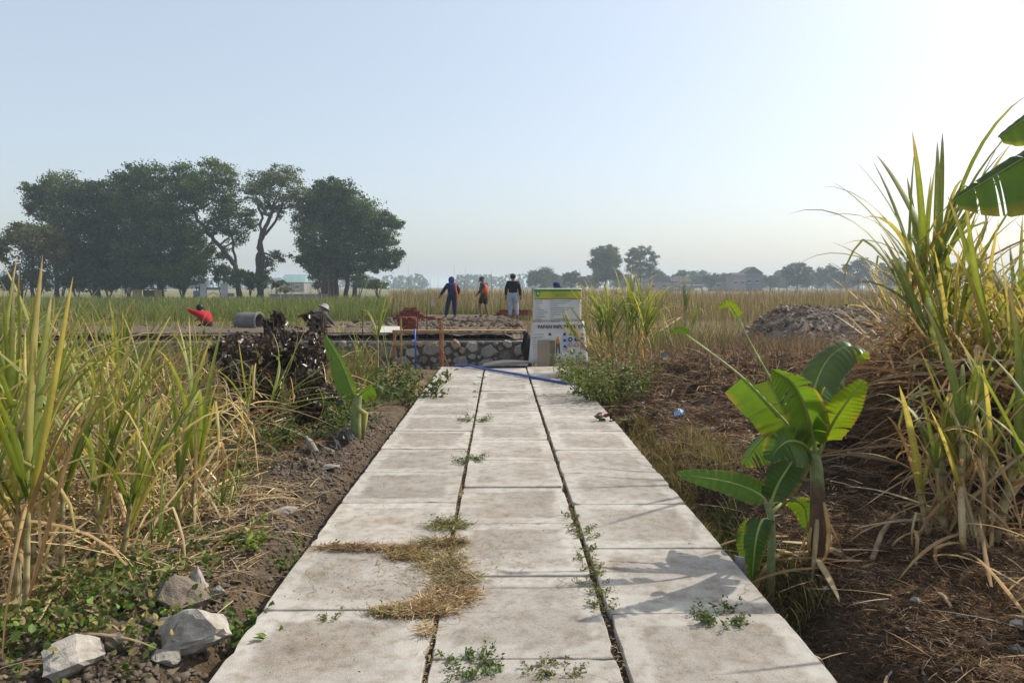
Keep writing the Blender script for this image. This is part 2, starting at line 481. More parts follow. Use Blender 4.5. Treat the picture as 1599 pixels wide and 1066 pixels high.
def leaves6(c, size, cols, asp=.5, flat=.3):
    c = np.asarray(c, float); n = len(c)
    a = rng.normal(size=(n, 3)); a[:, 2] *= (1 - flat); a /= np.linalg.norm(a, axis=1, keepdims=True)
    b = rng.normal(size=(n, 3)); b[:, 2] *= .6; b -= a * (b * a).sum(1, keepdims=True); b /= np.linalg.norm(b, axis=1, keepdims=True) + 1e-9
    nn = np.cross(a, b); s = (np.asarray(size) * np.ones(n))[:, None]
    up = nn * s * .10
    V = np.stack([c - a * s * .5, c - a * s * .2 + b * s * asp * .5 + up, c + a * s * .18 + b * s * asp * .42 + up, c + a * s * .5 - up * .6, c + a * s * .18 - b * s * asp * .42 + up, c - a * s * .2 - b * s * asp * .5 + up], 1)
    i0 = (np.arange(n) * 6)[:, None]
    Fc = np.concatenate([i0 + np.array([[0, 1, 2, 3]]), i0 + np.array([[0, 3, 4, 5]])], 0)
    C = np.repeat(np.asarray(cols), 6, 0)
    return V.reshape(-1, 3), Fc, C
def join(parts):
    V = []; Fc = []; C = []; b = 0
    for v, f, c in parts:
        V.append(v); Fc.append(f + b); C.append(c); b += len(v)
    return np.concatenate(V), np.concatenate(Fc), np.concatenate(C)
def jit(c, n, a=.25):
    c = np.array(c)
    return np.clip(c[None, :] * (1 + a * rng.normal(size=(n, 1))) * (1 + .08 * rng.normal(size=(n, 3))), .005, .9)
def mixcols(n, pal, wts, a=.2):
    pal = np.array(pal); k = rng.choice(len(pal), n, p=np.array(wts) / sum(wts))
    return np.clip(pal[k] * (1 + a * rng.normal(size=(n, 1))), .005, .9)
def updirs(n, spread):
    a = rng.random(n) * 2 * PI; s = np.abs(rng.normal(size=n)) * spread
    return np.stack([np.cos(a) * np.sin(s), np.sin(a) * np.sin(s), np.cos(s)], 1)
GREEN = (.105, .155, .032); YGREEN = (.20, .235, .045); TAN = (.42, .32, .175); STRAW = (.50, .40, .235); BROWN = (.20, .125, .065); RUST = (.28, .145, .06); GREY = (.27, .235, .195); DKG = (.05, .095, .025)

# ---------- sugarcane: leaf templates shared between all plants
def leaf_tpl(kind, k):
    nseg = 9
    droop = (.25, .5, .9, 1.4, .15, 2.0)[k % 6] * (1.0 if kind != 'dry' else 1.35)
    p = (2.2, 1.8, 2.5, 2.0, 3.0, 2.2)[k % 6]
    kink = random.uniform(.45, .8) if (k % 3 == 2 and kind != 'green') or (k % 6 == 5) else 9
    ka = random.uniform(.9, 1.7)
    pos = np.zeros(3); th = .05; lat = 0; pts = []; prev = 0
    tw = random.uniform(-1, 1) * (1.4 if kind == 'dry' else .5); sway = random.uniform(-.12, .12)
    V = []; C = []
    for i in range(nseg + 1):
        t = i / nseg
        th = .04 + droop * t ** p + (ka if t > kink else 0)
        if i: pos = pos + np.array((math.sin(th), sway * t, math.cos(th))) / nseg
        wd = (.0128 if kind == 'green' else .0115) * min(1, .55 + t * 3) * (1 - t ** 3.0) ** .8 + .0006
        nrm = np.array((math.cos(th), 0, -math.sin(th)))
        sd_ = np.array((0, 1, 0)) * math.cos(tw * t) + nrm * math.sin(tw * t)
        up = np.cross(np.array((math.sin(th), 0, math.cos(th))), sd_)
        fold = .45 if kind == 'green' else .8
        V += [pos - sd_ * wd - up * wd * fold, pos, pos + sd_ * wd - up * wd * fold]
        if kind == 'green':
            base = np.array((.125, .185, .026)); tipc = np.array((.23, .24, .045)); c = base * (1 - t) + tipc * t
            if t > .86: c = np.array((.34, .26, .12))
        elif kind == 'yellow':
            c = np.array((.30, .29, .055)) * (1 - t) + np.array((.46, .36, .13)) * t
        else:
            c = np.array((.40, .265, .12)) * (1 - t * .3) if k % 2 else np.array((.46, .36, .21)) * (1 - .15 * t)
            if k % 5 == 4: c = np.array((.30, .20, .10))
        mid = c * 1.25 + .02
        C += [c, mid, c]
    f = []
    for i in range(nseg):
        for j in range(2):
            a = i * 3 + j; f.append((a, a + 1, a + 4, a + 3))
    me = mk('leaf', np.array(V), f, M_LEAF if kind != 'dry' else M_DRYL, None, np.array(C), True)
    d = me.data; bpy.data.objects.remove(me); return d
TPL = {k: [leaf_tpl(k, i) for i in range(12)] for k in ('green', 'yellow', 'dry')}
def tpl_arr(me):
    v = np.zeros(len(me.vertices) * 3, np.float32); me.vertices.foreach_get('co', v)
    f = np.zeros(len(me.loops), np.int32); me.loops.foreach_get('vertex_index', f)
    c = np.zeros(len(me.vertices) * 4, np.float32); me.color_attributes['col'].data.foreach_get('color', c)
    return v.reshape(-1, 3), f.reshape(-1, 4), c.reshape(-1, 4)[:, :3]
TARR = {k: [tpl_arr(m) for m in v] for k, v in TPL.items()}
M_STALK = attr_mat('cane_stalk', 0, .55, .3, .2, 30, .15)
def stalk_mesh(pts, r0, r1, green=.0):
    """jointed cane: rings at the nodes, pale internodes"""
    V = []; C = []; n = 7; m = 22
    P = [Vector(p) for p in pts]
    def at(t):
        u = t * (len(P) - 1); i = min(int(u), len(P) - 2); return P[i].lerp(P[i + 1], u - i)
    for i in range(m + 1):
        t = i / m; p = at(t); tn = (at(min(1, t + .02)) - at(max(0, t - .02))).normalized()
        a = tn.cross(Vector((0, 1, 0.01))).normalized(); b = a.cross(tn)
        node = i % 4 == 0
        r = (r0 * (1 - t) + r1 * t) * (1.16 if node else 1.0)
        c = np.array((.20, .13, .07)) if node else (np.array((.45, .35, .19)) * (1 - green * t) + np.array((.30, .32, .09)) * green * t) * random.uniform(.75, 1.05)
        for k in range(n):
            q = p + (a * math.cos(2 * PI * k / n) + b * math.sin(2 * PI * k / n)) * r
            V.append(q); C.append(c)
    f = []
    for i in range(m):
        for k in range(n): f.append((i * n + k, i * n + (k + 1) % n, (i + 1) * n + (k + 1) % n, (i + 1) * n + k))
    return np.array([tuple(v) for v in V]), f, np.array(C)
def cane(base, stalks, label, group=None, objs=True, lscale=1.0, name='sugarcane', seedaz=None, litter=8, rs=1.0, lw=1.0):
    """stalks: (dx, dy, lean azimuth deg, lean deg, length, n green, green leaf length, n yellow, n dry)"""
    root = thing(name, label, 'sugarcane', base, 0, group)
    acc = []
    def put(kind, p, axis_, az, tilt, L):
        k = random.randrange(12)
        ax = Vector(axis_).normalized()
        q = ax.to_track_quat('Z', 'X').to_matrix()
        M = q @ Matrix.Rotation(az, 3, 'Z') @ Matrix.Rotation(tilt, 3, 'Y')
        if objs:
            o = link('leaf', TPL[kind][k], None, root)
            o.matrix_local = Matrix.Translation(p) @ M.to_4x4() @ Matrix.Diagonal((L, L * lw * random.uniform(.8, 1.25), L, 1))
        else:
            v, f, c = TARR[kind][k]
            v2 = v * np.array((L, L * 1.3 * lw, L)); v2 = v2 @ np.array(M).T + np.array(p)
            acc.append((v2, f, c * random.uniform(.75, 1.2)))
    for (dx, dy, laz, ln, length, ng, gl, nyl, nd) in stalks:
        laz, ln = R(laz), R(ln)
        d = Vector((math.cos(laz) * math.sin(ln), math.sin(laz) * math.sin(ln), math.cos(ln)))
        p0 = Vector((dx, dy, -.03)); pts = [p0]
        for i in range(1, 6):
            t = i / 5; pts.append(p0 + d * length * t + Vector((0, 0, .06 * length)) * t * t * math.sin(ln))
        r0 = random.uniform(.013, .018) * rs
        sv, sf, sc = stalk_mesh(pts, r0, r0 * .72, .6)
        mk('stalk', sv, sf, M_STALK, root, sc, True)
        topax = (pts[-1] - pts[-2]).normalized()
        az0 = random.uniform(0, PI)
        for i in range(ng):
            az = az0 + PI * (i % 2) + random.gauss(0, .45)
            put('green', pts[-1] - topax * length * .12 * random.random(), topax, az, abs(random.gauss(.0, .22)) + .02 + .035 * i, gl * lscale * random.uniform(.72, 1.1))
        for i in range(nyl):
            az = random.uniform(0, 2 * PI)
            put('yellow', p0.lerp(pts[-1], random.uniform(.55, .95)), topax, az, random.uniform(.12, .5), gl * lscale * random.uniform(.6, 1.0))
        for i in range(nd):
            az = random.uniform(0, 2 * PI)
            put('dry', p0.lerp(pts[-1], random.uniform(.15, .95)), topax, az, random.choice((random.uniform(.2, .9), random.uniform(1.6, 2.9))), gl * lscale * random.uniform(.4, .95))
    for i in range(litter):
        a = random.uniform(0, 2 * PI); rr = random.uniform(.05, .35)
        put('dry', Vector((rr * math.cos(a), rr * math.sin(a), .04)), (0, 0, 1), random.uniform(0, 2 * PI), random.uniform(1.2, 1.5), random.uniform(.4, .8) * lscale)
    if acc:
        v, f, c = join(acc)
        mk('foliage', v, f, M_LEAF, root, c, True)
    return root
def rstalks(n, spread, length, ng, gl, nyl, nd, lean=14):
    out = []
    for i in range(n):
        a = random.uniform(0, 2 * PI); r = spread * math.sqrt(random.random())
        out.append((r * math.cos(a), r * math.sin(a), math.degrees(a) + random.gauss(0, 40), abs(random.gauss(0, lean)), length * random.uniform(.7, 1.15), ng, gl, nyl, nd))
    return out
def gpt(x, y):
    p = gp(x, y, -.03); p.z = hz(p.x, p.y); return p
# ------------------------------------------------------------------ trees of the far grove
def tree(name, label, D, base_px, trunk_px, lobes, col, group=None, r0=.35, leaf=.34, dens=1.0, dark=.55, extra_trunks=(), gap=.0, cat='tree'):
    """lobes: (px, py, radius px) of crown masses; the tree stands D metres off, on the ground"""
    m = D / F_PX
    b = pd(base_px, 450, D); b.z = hz(b.x, b.y)
    root = thing(name, label, cat, b, 0, group)
    tp = [pd(px, py, D) - b for px, py in trunk_px]
    tp[0].z = -.2
    mb = MB()
    def wob(pts, n=5, a=.1):
        out = []
        for i in range(len(pts) - 1):
            for k in range(n):
                t = k / n; q = pts[i].lerp(pts[i + 1], t)
                out.append(q + Vector((random.gauss(0, a), random.gauss(0, a), 0)) * (1 if 0 < i + k else 0))
        out.append(pts[-1]); return out
    tt = wob(tp)
    mb.tube(tt, [r0 * (1 - .55 * i / (len(tt) - 1)) * (1.35 if i == 0 else 1) for i in range(len(tt))], 8)
    for et in extra_trunks:
        q = [pd(px, py, D + random.uniform(-1, 1)) - b for px, py in et]; q[0].z = -.2
        q = wob(q, 4, .12); mb.tube(q, [r0 * .55 * (1 - .5 * i / (len(q) - 1)) for i in range(len(q))], 6)
    Cs = []; Sz = []; Cl = []
    for (lx, ly, lr) in lobes:
        c = pd(lx, ly, D) - b; r = lr * m * (1.14 if D < 120 else 1.0); c.y += random.uniform(-.8, .8) * r
        # limb to the lobe, forking into twigs
        s = min(tt[len(tt) // 3:], key=lambda p: (p - c).length + (2.0 if p.z > c.z else 0))
        mid = s.lerp(c, .5) + Vector((random.gauss(0, .12), random.gauss(0, .12), -.10)) * (c - s).length
        mb.tube([s, s.lerp(mid, .6), mid, c], [r0 * .36, r0 * .30, r0 * .22, r0 * .10], 6)
        nc = max(9, int(40 * dens * (r / 1.8) ** 1.6))
        for i in range(nc):
            d = Vector(rng.normal(size=3)).normalized()
            d.z = d.z * .9 + .12
            rad = r * (.35 + .72 * random.random() ** .55)
            p = c + Vector((d.x * rad, d.y * rad * 1.05, d.z * rad * .88))
            if i % 4 == 0: mb.tube([c.lerp(p, .1), c.lerp(p, .6) + Vector((0, 0, -.1)), p], [r0 * .10, r0 * .07, r0 * .03], 4, False)
            k = int(34 + 30 * random.random()); cr = random.uniform(.42, .80) * max(.6, min(1.2, r / 2.0))
            off = rng.normal(size=(k, 3)) * cr * np.array((.62, .62, .38))
            Cs.append(np.array(p) + off); Sz.append(leaf * rng.uniform(.6, 1.15, k))
            tone = random.uniform(.6, 1.5)
            Cl.append(jit(np.array(col) * tone, k, .18))
    tr = mb.build('trunk', M_BARK, root, None, True)
    v, f, c = cards(np.concatenate(Cs), np.concatenate(Sz), np.concatenate(Cl), None, .55)
    mk('crown', v, f, M_TREE, root, c)
    return root
G1 = 'trees of the old grove'
OL = (.078, .115, .026); DG = (.034, .064, .021); MG = (.054, .098, .024); BN = (.085, .09, .026)
tree('tree', 'lone outermost grove tree with small rounded high crown', 100, 88, [(88, 450), (86, 400), (84, 340)],
     [(70, 300, 22), (98, 292, 22), (62, 325, 18), (92, 330, 22), (115, 312, 18), (80, 360, 20), (110, 350, 20), (60, 300, 14)], OL, None, .32)
tree('tree', 'low brownish-green tree at the end of the grove', 92, 50, [(50, 450), (50, 420), (52, 385)],
     [(40, 372, 20), (70, 380, 24), (85, 395, 18), (58, 405, 24), (25, 362, 11), (95, 375, 14)], BN, None, .22)
tree('tree', 'scrubby low tree on the outermost fringe of the grove', 92, -12, [(-12, 450), (-10, 420), (-8, 400)],
     [(-5, 385, 14), (-20, 395, 18), (2, 400, 14), (-35, 390, 22)], OL, None, .2)
tree('tree', 'very dark dense tree with foliage hanging almost to the ground', 101, 150, [(150, 450), (150, 400), (152, 330)],
     [(140, 310, 24), (168, 302, 22), (185, 320, 22), (150, 340, 32), (180, 360, 30), (130, 375, 30), (160, 392, 34), (190, 400, 28), (135, 415, 26), (165, 425, 26), (190, 430, 18), (115, 395, 24), (110, 425, 18), (150, 438, 18), (180, 440, 14)], DG, None, .5, .36, 1.1)
tree('tree', 'broad dark grove tree with two leafy domes on top', 98, 250, [(250, 450), (248, 400), (250, 330)],
     [(220, 288, 24), (248, 280, 22), (282, 280, 24), (300, 300, 20), (210, 320, 26), (245, 320, 32), (285, 325, 28), (225, 360, 32), (262, 362, 32), (292, 365, 22), (215, 400, 28), (250, 405, 30), (285, 395, 24), (235, 425, 20), (205, 425, 18), (270, 425, 18), (300, 420, 14), (220, 438, 14), (255, 436, 14)], MG, None, .45, .35, 1.05)
tree('tree', 'tall grove tree with long bare limb leaning left from a forked trunk', 96, 373, [(373, 450), (368, 415), (350, 392), (330, 370), (310, 345), (300, 325)],
     [(330, 268, 18), (350, 275, 20), (310, 290, 14), (322, 300, 22), (352, 300, 22), (335, 325, 22), (365, 325, 18), (380, 345, 18), (350, 350, 20), (330, 355, 12), (372, 372, 16), (392, 350, 12), (305, 375, 16), (318, 400, 18), (340, 395, 14), (300, 410, 14)], OL, None, .36, .31, .78, extra_trunks=[[(373, 450), (366, 400), (360, 360), (352, 320)]])
tree('tree', 'pale olive tree with open umbrella crown on a tall forked bare trunk', 94, 405, [(405, 450), (404, 405), (407, 375), (415, 355), (424, 325)],
     [(400, 285, 20), (425, 275, 20), (450, 280, 20), (465, 298, 16), (410, 305, 20), (440, 302, 22), (395, 305, 14), (460, 318, 14), (430, 328, 14), (405, 330, 11), (425, 408, 14), (440, 398, 12), (412, 420, 10)], (.10, .125, .045), None, .42, .29, .62, extra_trunks=[[(405, 450), (406, 380), (410, 340), (400, 310)], [(406, 450), (408, 372), (430, 345), (446, 310)]])
tree('tree', 'big round dense fig tree standing apart with hanging side foliage', 97, 515, [(515, 450), (514, 420), (518, 380), (525, 340)],
     [(500, 305, 20), (530, 300, 20), (485, 320, 18), (545, 318, 24), (515, 325, 28), (570, 335, 22), (490, 350, 28), (535, 350, 34), (590, 350, 20), (612, 348, 14), (570, 368, 28), (600, 375, 16), (505, 378, 30), (545, 388, 28), (478, 385, 14), (580, 400, 22), (608, 408, 16), (620, 400, 10), (520, 405, 24), (490, 405, 16), (500, 425, 14), (525, 428, 14), (485, 420, 9), (555, 415, 18), (590, 420, 10), (500, 295, 13), (470, 405, 9)], MG, None, .62, .34, 1.1, extra_trunks=[[(525, 450), (526, 410), (530, 370)], [(540, 450), (543, 420), (555, 390)], [(550, 450), (560, 430), (590, 405)], [(506, 450), (505, 410), (500, 370)]])
# undergrowth of the grove
def shrub(name, label, D, cx, cy, rx, ry, col, n, leaf, group=None, stems=5, cat='shrub', mat=None, asp=.5, up=None):
    b = pd(cx, cy + ry, D); b.z = hz(b.x, b.y); m = D / F_PX
    root = thing(name, label, cat, b, 0, group)
    c = pd(cx, cy, D) - b
    mb = MB(); tips = []
    for i in range(stems):
        a = random.uniform(0, 2 * PI); q = c + Vector((math.cos(a) * rx * m * .6, math.sin(a) * rx * m * .5, random.uniform(-.1, .6) * ry * m))
        mb.tube([(random.gauss(0, .04), random.gauss(0, .04), -.05), q * .5 + Vector((random.gauss(0, .05), 0, .05)), q], [.02 + m * .6, .015 + m * .4, .006 + m * .1], 5); tips.append(q)
    mb.build('stem', M_BARK, root, None, True)
    nc = max(6, n // 40)
    P = []
    for i in range(nc):
        d = Vector(rng.normal(size=3)).normalized() * (.45 + .55 * random.random())
        k = n // nc
        P.append(np.array((c.x + d.x * rx * m, c.y + d.y * rx * m, max(.05, c.z + d.z * ry * m))) + rng.normal(size=(k, 3)) * np.array((.16, .16, .13)) * max(rx, ry) * m)
    P = np.concatenate(P); P[:, 2] = np.maximum(P[:, 2], .02)
    v, f, cc = (leaves6 if mat else lambda *q_: cards(q_[0], q_[1], q_[2], up, asp))(P, leaf * rng.uniform(.5, 1.3, len(P)), jit(col, len(P), .45 if mat else .25), asp)
    mk('crown', v, f, mat or M_TREE, root, cc)
    return root
for (cx, cy, rx, ry, cl) in ((215, 440, 16, 10, DG), (120, 440, 20, 12, DG), (60, 438, 18, 13, BN), (285, 440, 14, 10, MG), (390, 438, 8, 12, MG), (15, 440, 16, 10, DG), (170, 442, 16, 9, DG), (95, 428, 24, 20, DG), (145, 432, 22, 18, DG), (200, 430, 22, 18, DG), (245, 432, 22, 16, MG), (285, 428, 18, 18, MG), (310, 425, 16, 20, OL), (35, 432, 22, 18, BN), (345, 425, 12, 16, MG), (372, 432, 10, 14, OL), (500, 436, 14, 12, DG), (560, 440, 14, 9, MG), (410, 440, 9, 8, MG), (590, 444, 12, 6, OL)):
    shrub('shrub', 'dark understorey shrub beneath the grove trees', 93 + random.uniform(-2, 2), cx, cy, rx * 1.25, ry * 1.25, cl, 1100, .36, 'understorey shrubs of the grove')
# ---------- far trees on the right, hazy
G2 = 'hazy trees near the far houses'
tree('bamboo_clump', 'tall dense upright bamboo clump, the darker of the hazy pair', 225, 945, [(945, 450), (945, 430), (946, 400)],
     [(935, 398, 12), (950, 396, 14), (958, 408, 12), (940, 415, 15), (952, 425, 15), (938, 432, 12), (925, 412, 8), (960, 432, 10)], MG, None, .3, .5, 1.0, cat='bamboo')
tree('bamboo_clump', 'feathery open bamboo clump, the paler of the hazy pair', 225, 1000, [(1000, 450), (1000, 425), (1001, 400)],
     [(990, 396, 10), (1008, 392, 10), (1020, 402, 8), (998, 408, 12), (1015, 414, 10), (990, 420, 11), (1003, 428, 12), (982, 406, 7), (1018, 424, 7)], MG, None, .3, .45, .62, cat='bamboo')
for nm, D, bx, lb in (
    ('round hazy tree behind the orange-vested worker and the black jacket', 260, 848, [(838, 432, 12), (852, 426, 11), (862, 434, 10), (830, 440, 9), (850, 440, 12)]),
    ('low hazy bush left of the bamboo pair', 235, 892, [(885, 434, 8), (897, 432, 8), (908, 438, 8), (890, 441, 9)]),
    ('loose airy hazy tree right of the two-storey house', 240, 1245, [(1232, 425, 10), (1248, 420, 11), (1262, 426, 9), (1240, 437, 12), (1258, 438, 11)]),
    ('broad hazy tree beyond the dry stalk field', 262, 1290, [(1280, 428, 10), (1298, 424, 10), (1310, 432, 9), (1290, 438, 12)]),
    ('tallest rounded hazy tree of the right-hand row', 250, 1340, [(1330, 420, 11), (1345, 414, 11), (1355, 426, 10), (1338, 434, 14), (1360, 438, 8)]),
    ('bulky hazy tree half hidden by the tall sugarcane', 250, 1395, [(1385, 422, 12), (1400, 414, 12), (1415, 420, 10), (1395, 436, 14), (1420, 436, 12)]),
    ('hazy tree between the tall sugarcane and the ragged banana leaf', 250, 1480, [(1470, 425, 12), (1490, 420, 12), (1505, 432, 10), (1480, 438, 12)]),
    ('small hazy tree standing among the house roofs', 262, 1110, [(1104, 436, 7), (1115, 433, 7), (1110, 442, 8)]),
    ('palm-like hazy tree close to the two-storey house', 255, 1203, [(1198, 436, 7), (1210, 438, 7), (1205, 443, 7)])):
    tree('tree', nm, D, bx, [(bx, 450), (bx, 442), (bx, 434)], lb, DG, G2, .3, .6, .55)
for bx in (1020, 1062, 1082, 1096, 1128, 1150, 1180, 1216, 1228, 1268, 1312, 1322, 1368, 1378, 1436, 1452, 920, 972, 1030, 870):
    hh = random.uniform(8, 20); DD = random.uniform(285, 330)
    tree('tree', 'low hazy tree in the row closing the gaps behind the far houses', DD, bx, [(bx, 450), (bx, 448 - hh * .3), (bx, 448 - hh * .6)], [(bx - 7, 446 - hh * .6, 8), (bx + 7, 446 - hh * .7, 8), (bx, 446 - hh, 8), (bx + 2, 444 - hh * .4, 10), (bx - 10, 444, 7), (bx + 11, 444, 7)], MG, 'hazy tree row behind the houses', .25, .7, .5)
# far tree belt along the horizon: one mass
P = []; Cc = []
for i in range(230):
    x = random.uniform(-420, 900); Y = random.uniform(560, 700) - abs(x) * .1
    hgt = 5 + 6 * float(fbm(x * .02, 3, 71)) + random.uniform(0, 2.5); rad = random.uniform(6, 12)
    k = 90
    d = rng.normal(size=(k, 3)); d /= np.linalg.norm(d, axis=1, keepdims=True)
    P.append(np.array((x, Y, hgt * .5)) + d * np.array((rad, rad, hgt * .55)))
    Cc.append(jit(DG, k, .2))
P = np.concatenate(P); P[:, 2] = np.maximum(P[:, 2], 0)
v, f, c = cards(P, rng.uniform(2.0, 4.2, len(P)), np.concatenate(Cc), None, .8)
o = mk('distant_tree_belt', v, f, M_TREE, None, c); tag(o, 'blue-hazed belt of distant trees along the horizon', 'trees', None, 'stuff')

# ------------------------------------------------------------------ grove wall, gate, far buildings
M_GREYP = solid('grey_paint', (.42, .44, .47), (.30, .32, .35), .6, .8, .2)
M_BLUEW = solid('blue_grey_wall', (.16, .20, .28), (.10, .12, .17), .5, .85, .15)
M_OCHRE = solid('ochre_wall', (.38, .28, .13), (.27, .20, .10), .5, .85, .1)
M_DKROOF = solid('dark_roof', (.085, .07, .065), (.05, .045, .045), .8, .85, .15)
M_HWALL = solid('house_wall', (.26, .24, .22), (.17, .16, .15), .4, .85, .1)
M_WHITE = solid('white_sheet', (.78, .78, .76), (.68, .68, .66), 1, .7, .2)
M_TEAL = solid('teal_roof', (.22, .36, .33), (.17, .28, .27), .5, .7, .2)
M_GLASS = solid('dark_window', (.03, .035, .04), (.02, .02, .025), 1, .2, .5)
M_YEL = solid('yellow_bar', (.55, .45, .10), None, 1, .6, .2)
D = 90.0
g0 = pd(334, 452, D); g0.z = -.05
gate = thing('gateway', 'two grey gate pillars with dark beam and yellow gable bars before the grove', 'gate', g0)
k = D / F_PX
for sx in (-16, 16):
    pl = MB().box((sx * k, 0, .9), (.62, .5, 1.8)).build('pillar', M_GREYP, gate); MB().box((sx * k, 0, 1.87), (.78, .64, .14)).build('cap', M_GREYP, pl)
MB().box((0, .1, 1.35), (32 * k - .66, .2, .3)).build('beam', M_BLUEW, gate)
for s in (-1, 1):
    MB().tube([(s * 14 * k, -.2, .35), (0, -.2, .95)], .06, 6).build('gable_bar', M_YEL, gate)
MB().box((-26 * k, .2, .55), (1.0, .2, 1.1)).build('side_panel', M_BLUEW, gate)
MB().box((25 * k, .2, .6), (.75, .2, .4)).build('side_panel', M_BLUEW, gate)
fw = pd(466, 460, 82); fw.z = -.05
lw = thing('low_wall', 'low blue-grey panel wall between the gate and the fig tree', 'wall', fw)
k = 82 / F_PX
for i in range(5):
    MB().box(((-36 + i * 18) * k, 0, .40), (16.5 * k, .12, .80)).build('panel', M_BLUEW, lw)
    MB().box(((-45 + i * 18) * k, 0, .46), (.14, .2, .92)).build('post', M_GREYP, lw)
yw = pd(226, 446, 88); yw.z = -.05
hut = thing('ochre_hut', 'small ochre walled hut with dark doorway under the grove', 'hut', yw)
MB().box((-.9, 0, .62), (.9, .3, 1.25)).add([], []).build('wall', M_OCHRE, hut)
MB().box((1.5, 0, .62), (.7, .3, 1.25)).build('wall', M_OCHRE, hut)
MB().box((.35, .5, .6), (1.5, .2, 1.15)).build('doorway', M_GLASS, hut)
MB().box((.3, .3, 1.33), (3.6, 1.4, .12)).build('roof', M_DKROOF, hut)
def house(label, D, x0, x1, yt, ye, wallm, roofm, name='house', ridge_x=None, depth=7, win=2, base=452, gable=True):
    k = D / F_PX; c = pd((x0 + x1) / 2, base, D); c.z = -.1
    r = thing(name, label, 'house', c)
    wd = (x1 - x0) * k; he = (450 - ye) * k + 1.5; ht = (450 - yt) * k + 1.5
    wl = MB().box((0, depth / 2, he / 2), (wd * .92, depth, he)).build('wall', wallm, r)
    rf = MB()
    if gable:   # gable facing us
        rf.add([(-wd / 2, -.4, he - .2), (wd / 2, -.4, he - .2), (0, -.4, ht), (-wd / 2, depth + .4, he - .2), (wd / 2, depth + .4, he - .2), (0, depth + .4, ht)],
               [(0, 1, 2), (3, 5, 4), (0, 2, 5, 3), (1, 4, 5, 2), (0, 3, 4, 1)])
    else:
        rf.add([(-wd / 2, -.5, he), (wd / 2, -.5, he), (wd * .42, depth / 2, ht), (-wd * .42, depth / 2, ht), (-wd / 2, depth + .5, he), (wd / 2, depth + .5, he)],
               [(0, 1, 2, 3), (3, 2, 5, 4), (0, 3, 4), (1, 5, 2), (0, 4, 5, 1)])
    rf.build('roof', roofm, r)
    for i in range(win):
        xx = (i + .5) / win * wd * .8 - wd * .4
        wn = MB().box((xx, -.01, he * .55), (1.1, .12, 1.1)).build('window', M_GLASS, r)
        MB().box((xx, -.05, he * .55 + .6), (1.3, .16, .1)).box((xx, -.05, he * .55 - .6), (1.3, .2, .1)).build('frame', M_WHITE, wn)
    return r
house('low house with dark peaked roof beside the pale bamboo', 262, 1006, 1050, 430, 441, M_HWALL, M_DKROOF)
house('low dark-roofed house with long ridge behind the white shelter', 268, 1046, 1080, 433, 441, M_HWALL, M_DKROOF, gable=False)
house('wide low house with two-pitched brown roof left of the tall house', 275, 1112, 1145, 430, 440, M_HWALL, M_DKROOF)
house('narrow peaked house squeezed beside the tall house', 272, 1140, 1158, 428, 437, M_HWALL, M_DKROOF, win=1)
house('dark two-storey house with steep gable, tallest among the far houses', 262, 1160, 1192, 418, 427, solid('slate_wall', (.13, .14, .16), (.09, .10, .11), .4, .85), M_DKROOF)
house('pale lower wing attached in front of the tall dark house', 259, 1142, 1166, 427, 431, M_HWALL, M_DKROOF, gable=False)
house('pale teal hip-roofed house seen under the grove canopy', 230, 436, 476, 430, 442, M_HWALL, M_TEAL, gable=False, depth=9)
sh = pd(1080, 452, 215); sh.z = -.05; k = 215 / F_PX
shel = thing('open_shelter', 'open shelter with flat white roof among the dry stalks', 'shelter', sh)
MB().box((0, 0, 2.05), (32 * k, 3.5, .16)).build('roof', M_WHITE, shel)
for sx in (-14, 0, 14):
    MB().box((sx * k, -1.4, .97), (.14, .14, 1.94)).build('post', M_HWALL, shel)

# ------------------------------------------------------------------ building platform, masonry wall
WY = 15.7
def plat_h(x, y):
    h = .50 - .013 * (y - WY) + .05 * (fbm(x * .8, y * .8, 81) - .5)
    m1 = np.exp(-((x + .6) / 1.9) ** 2 - ((y - 22.5) / 2.6) ** 2)
    h = h + m1 * (.02 + .32 * np.maximum(0, fbm(x * 2.2, y * 2.2, 83) - .34))
    h = h + .07 * (fbm(x * 5, y * 5, 85, 3) - .5)
    return h * (1 - .0)
px_ = np.arange(-13.0, .71, .11); py_ = np.arange(WY + .22, 34.0, .12)
PX, PY = np.meshgrid(px_, py_, indexing='ij'); PZ = plat_h(PX, PY)
edge = np.minimum(np.minimum(PX - px_[0], px_[-1] - PX), np.minimum((PY - py_[0]) + 1.0, py_[-1] - PY))
PZ = np.where(edge < .05, -.35, PZ - .25 * (1 - sst(0, .6, edge)))
PZ = PZ - sst(20.6, 21.4, PY + .8 * (fbm(PX * .7, PY * .7, 87) - .5)) * (1 - sst(-4.6, -3.8, PX)) * .95
a, b_ = PX.shape; ii = np.arange(a * b_).reshape(a, b_)
PF = np.stack([ii[:-1, :-1], ii[1:, :-1], ii[1:, 1:], ii[:-1, 1:]], -1).reshape(-1, 4)
plat = struct(mk('earth_platform', np.stack([PX, PY, PZ], -1).reshape(-1, 3), PF, M_MUD, None, None, True))
def pz(x, y): return float(plat_h(x, y))
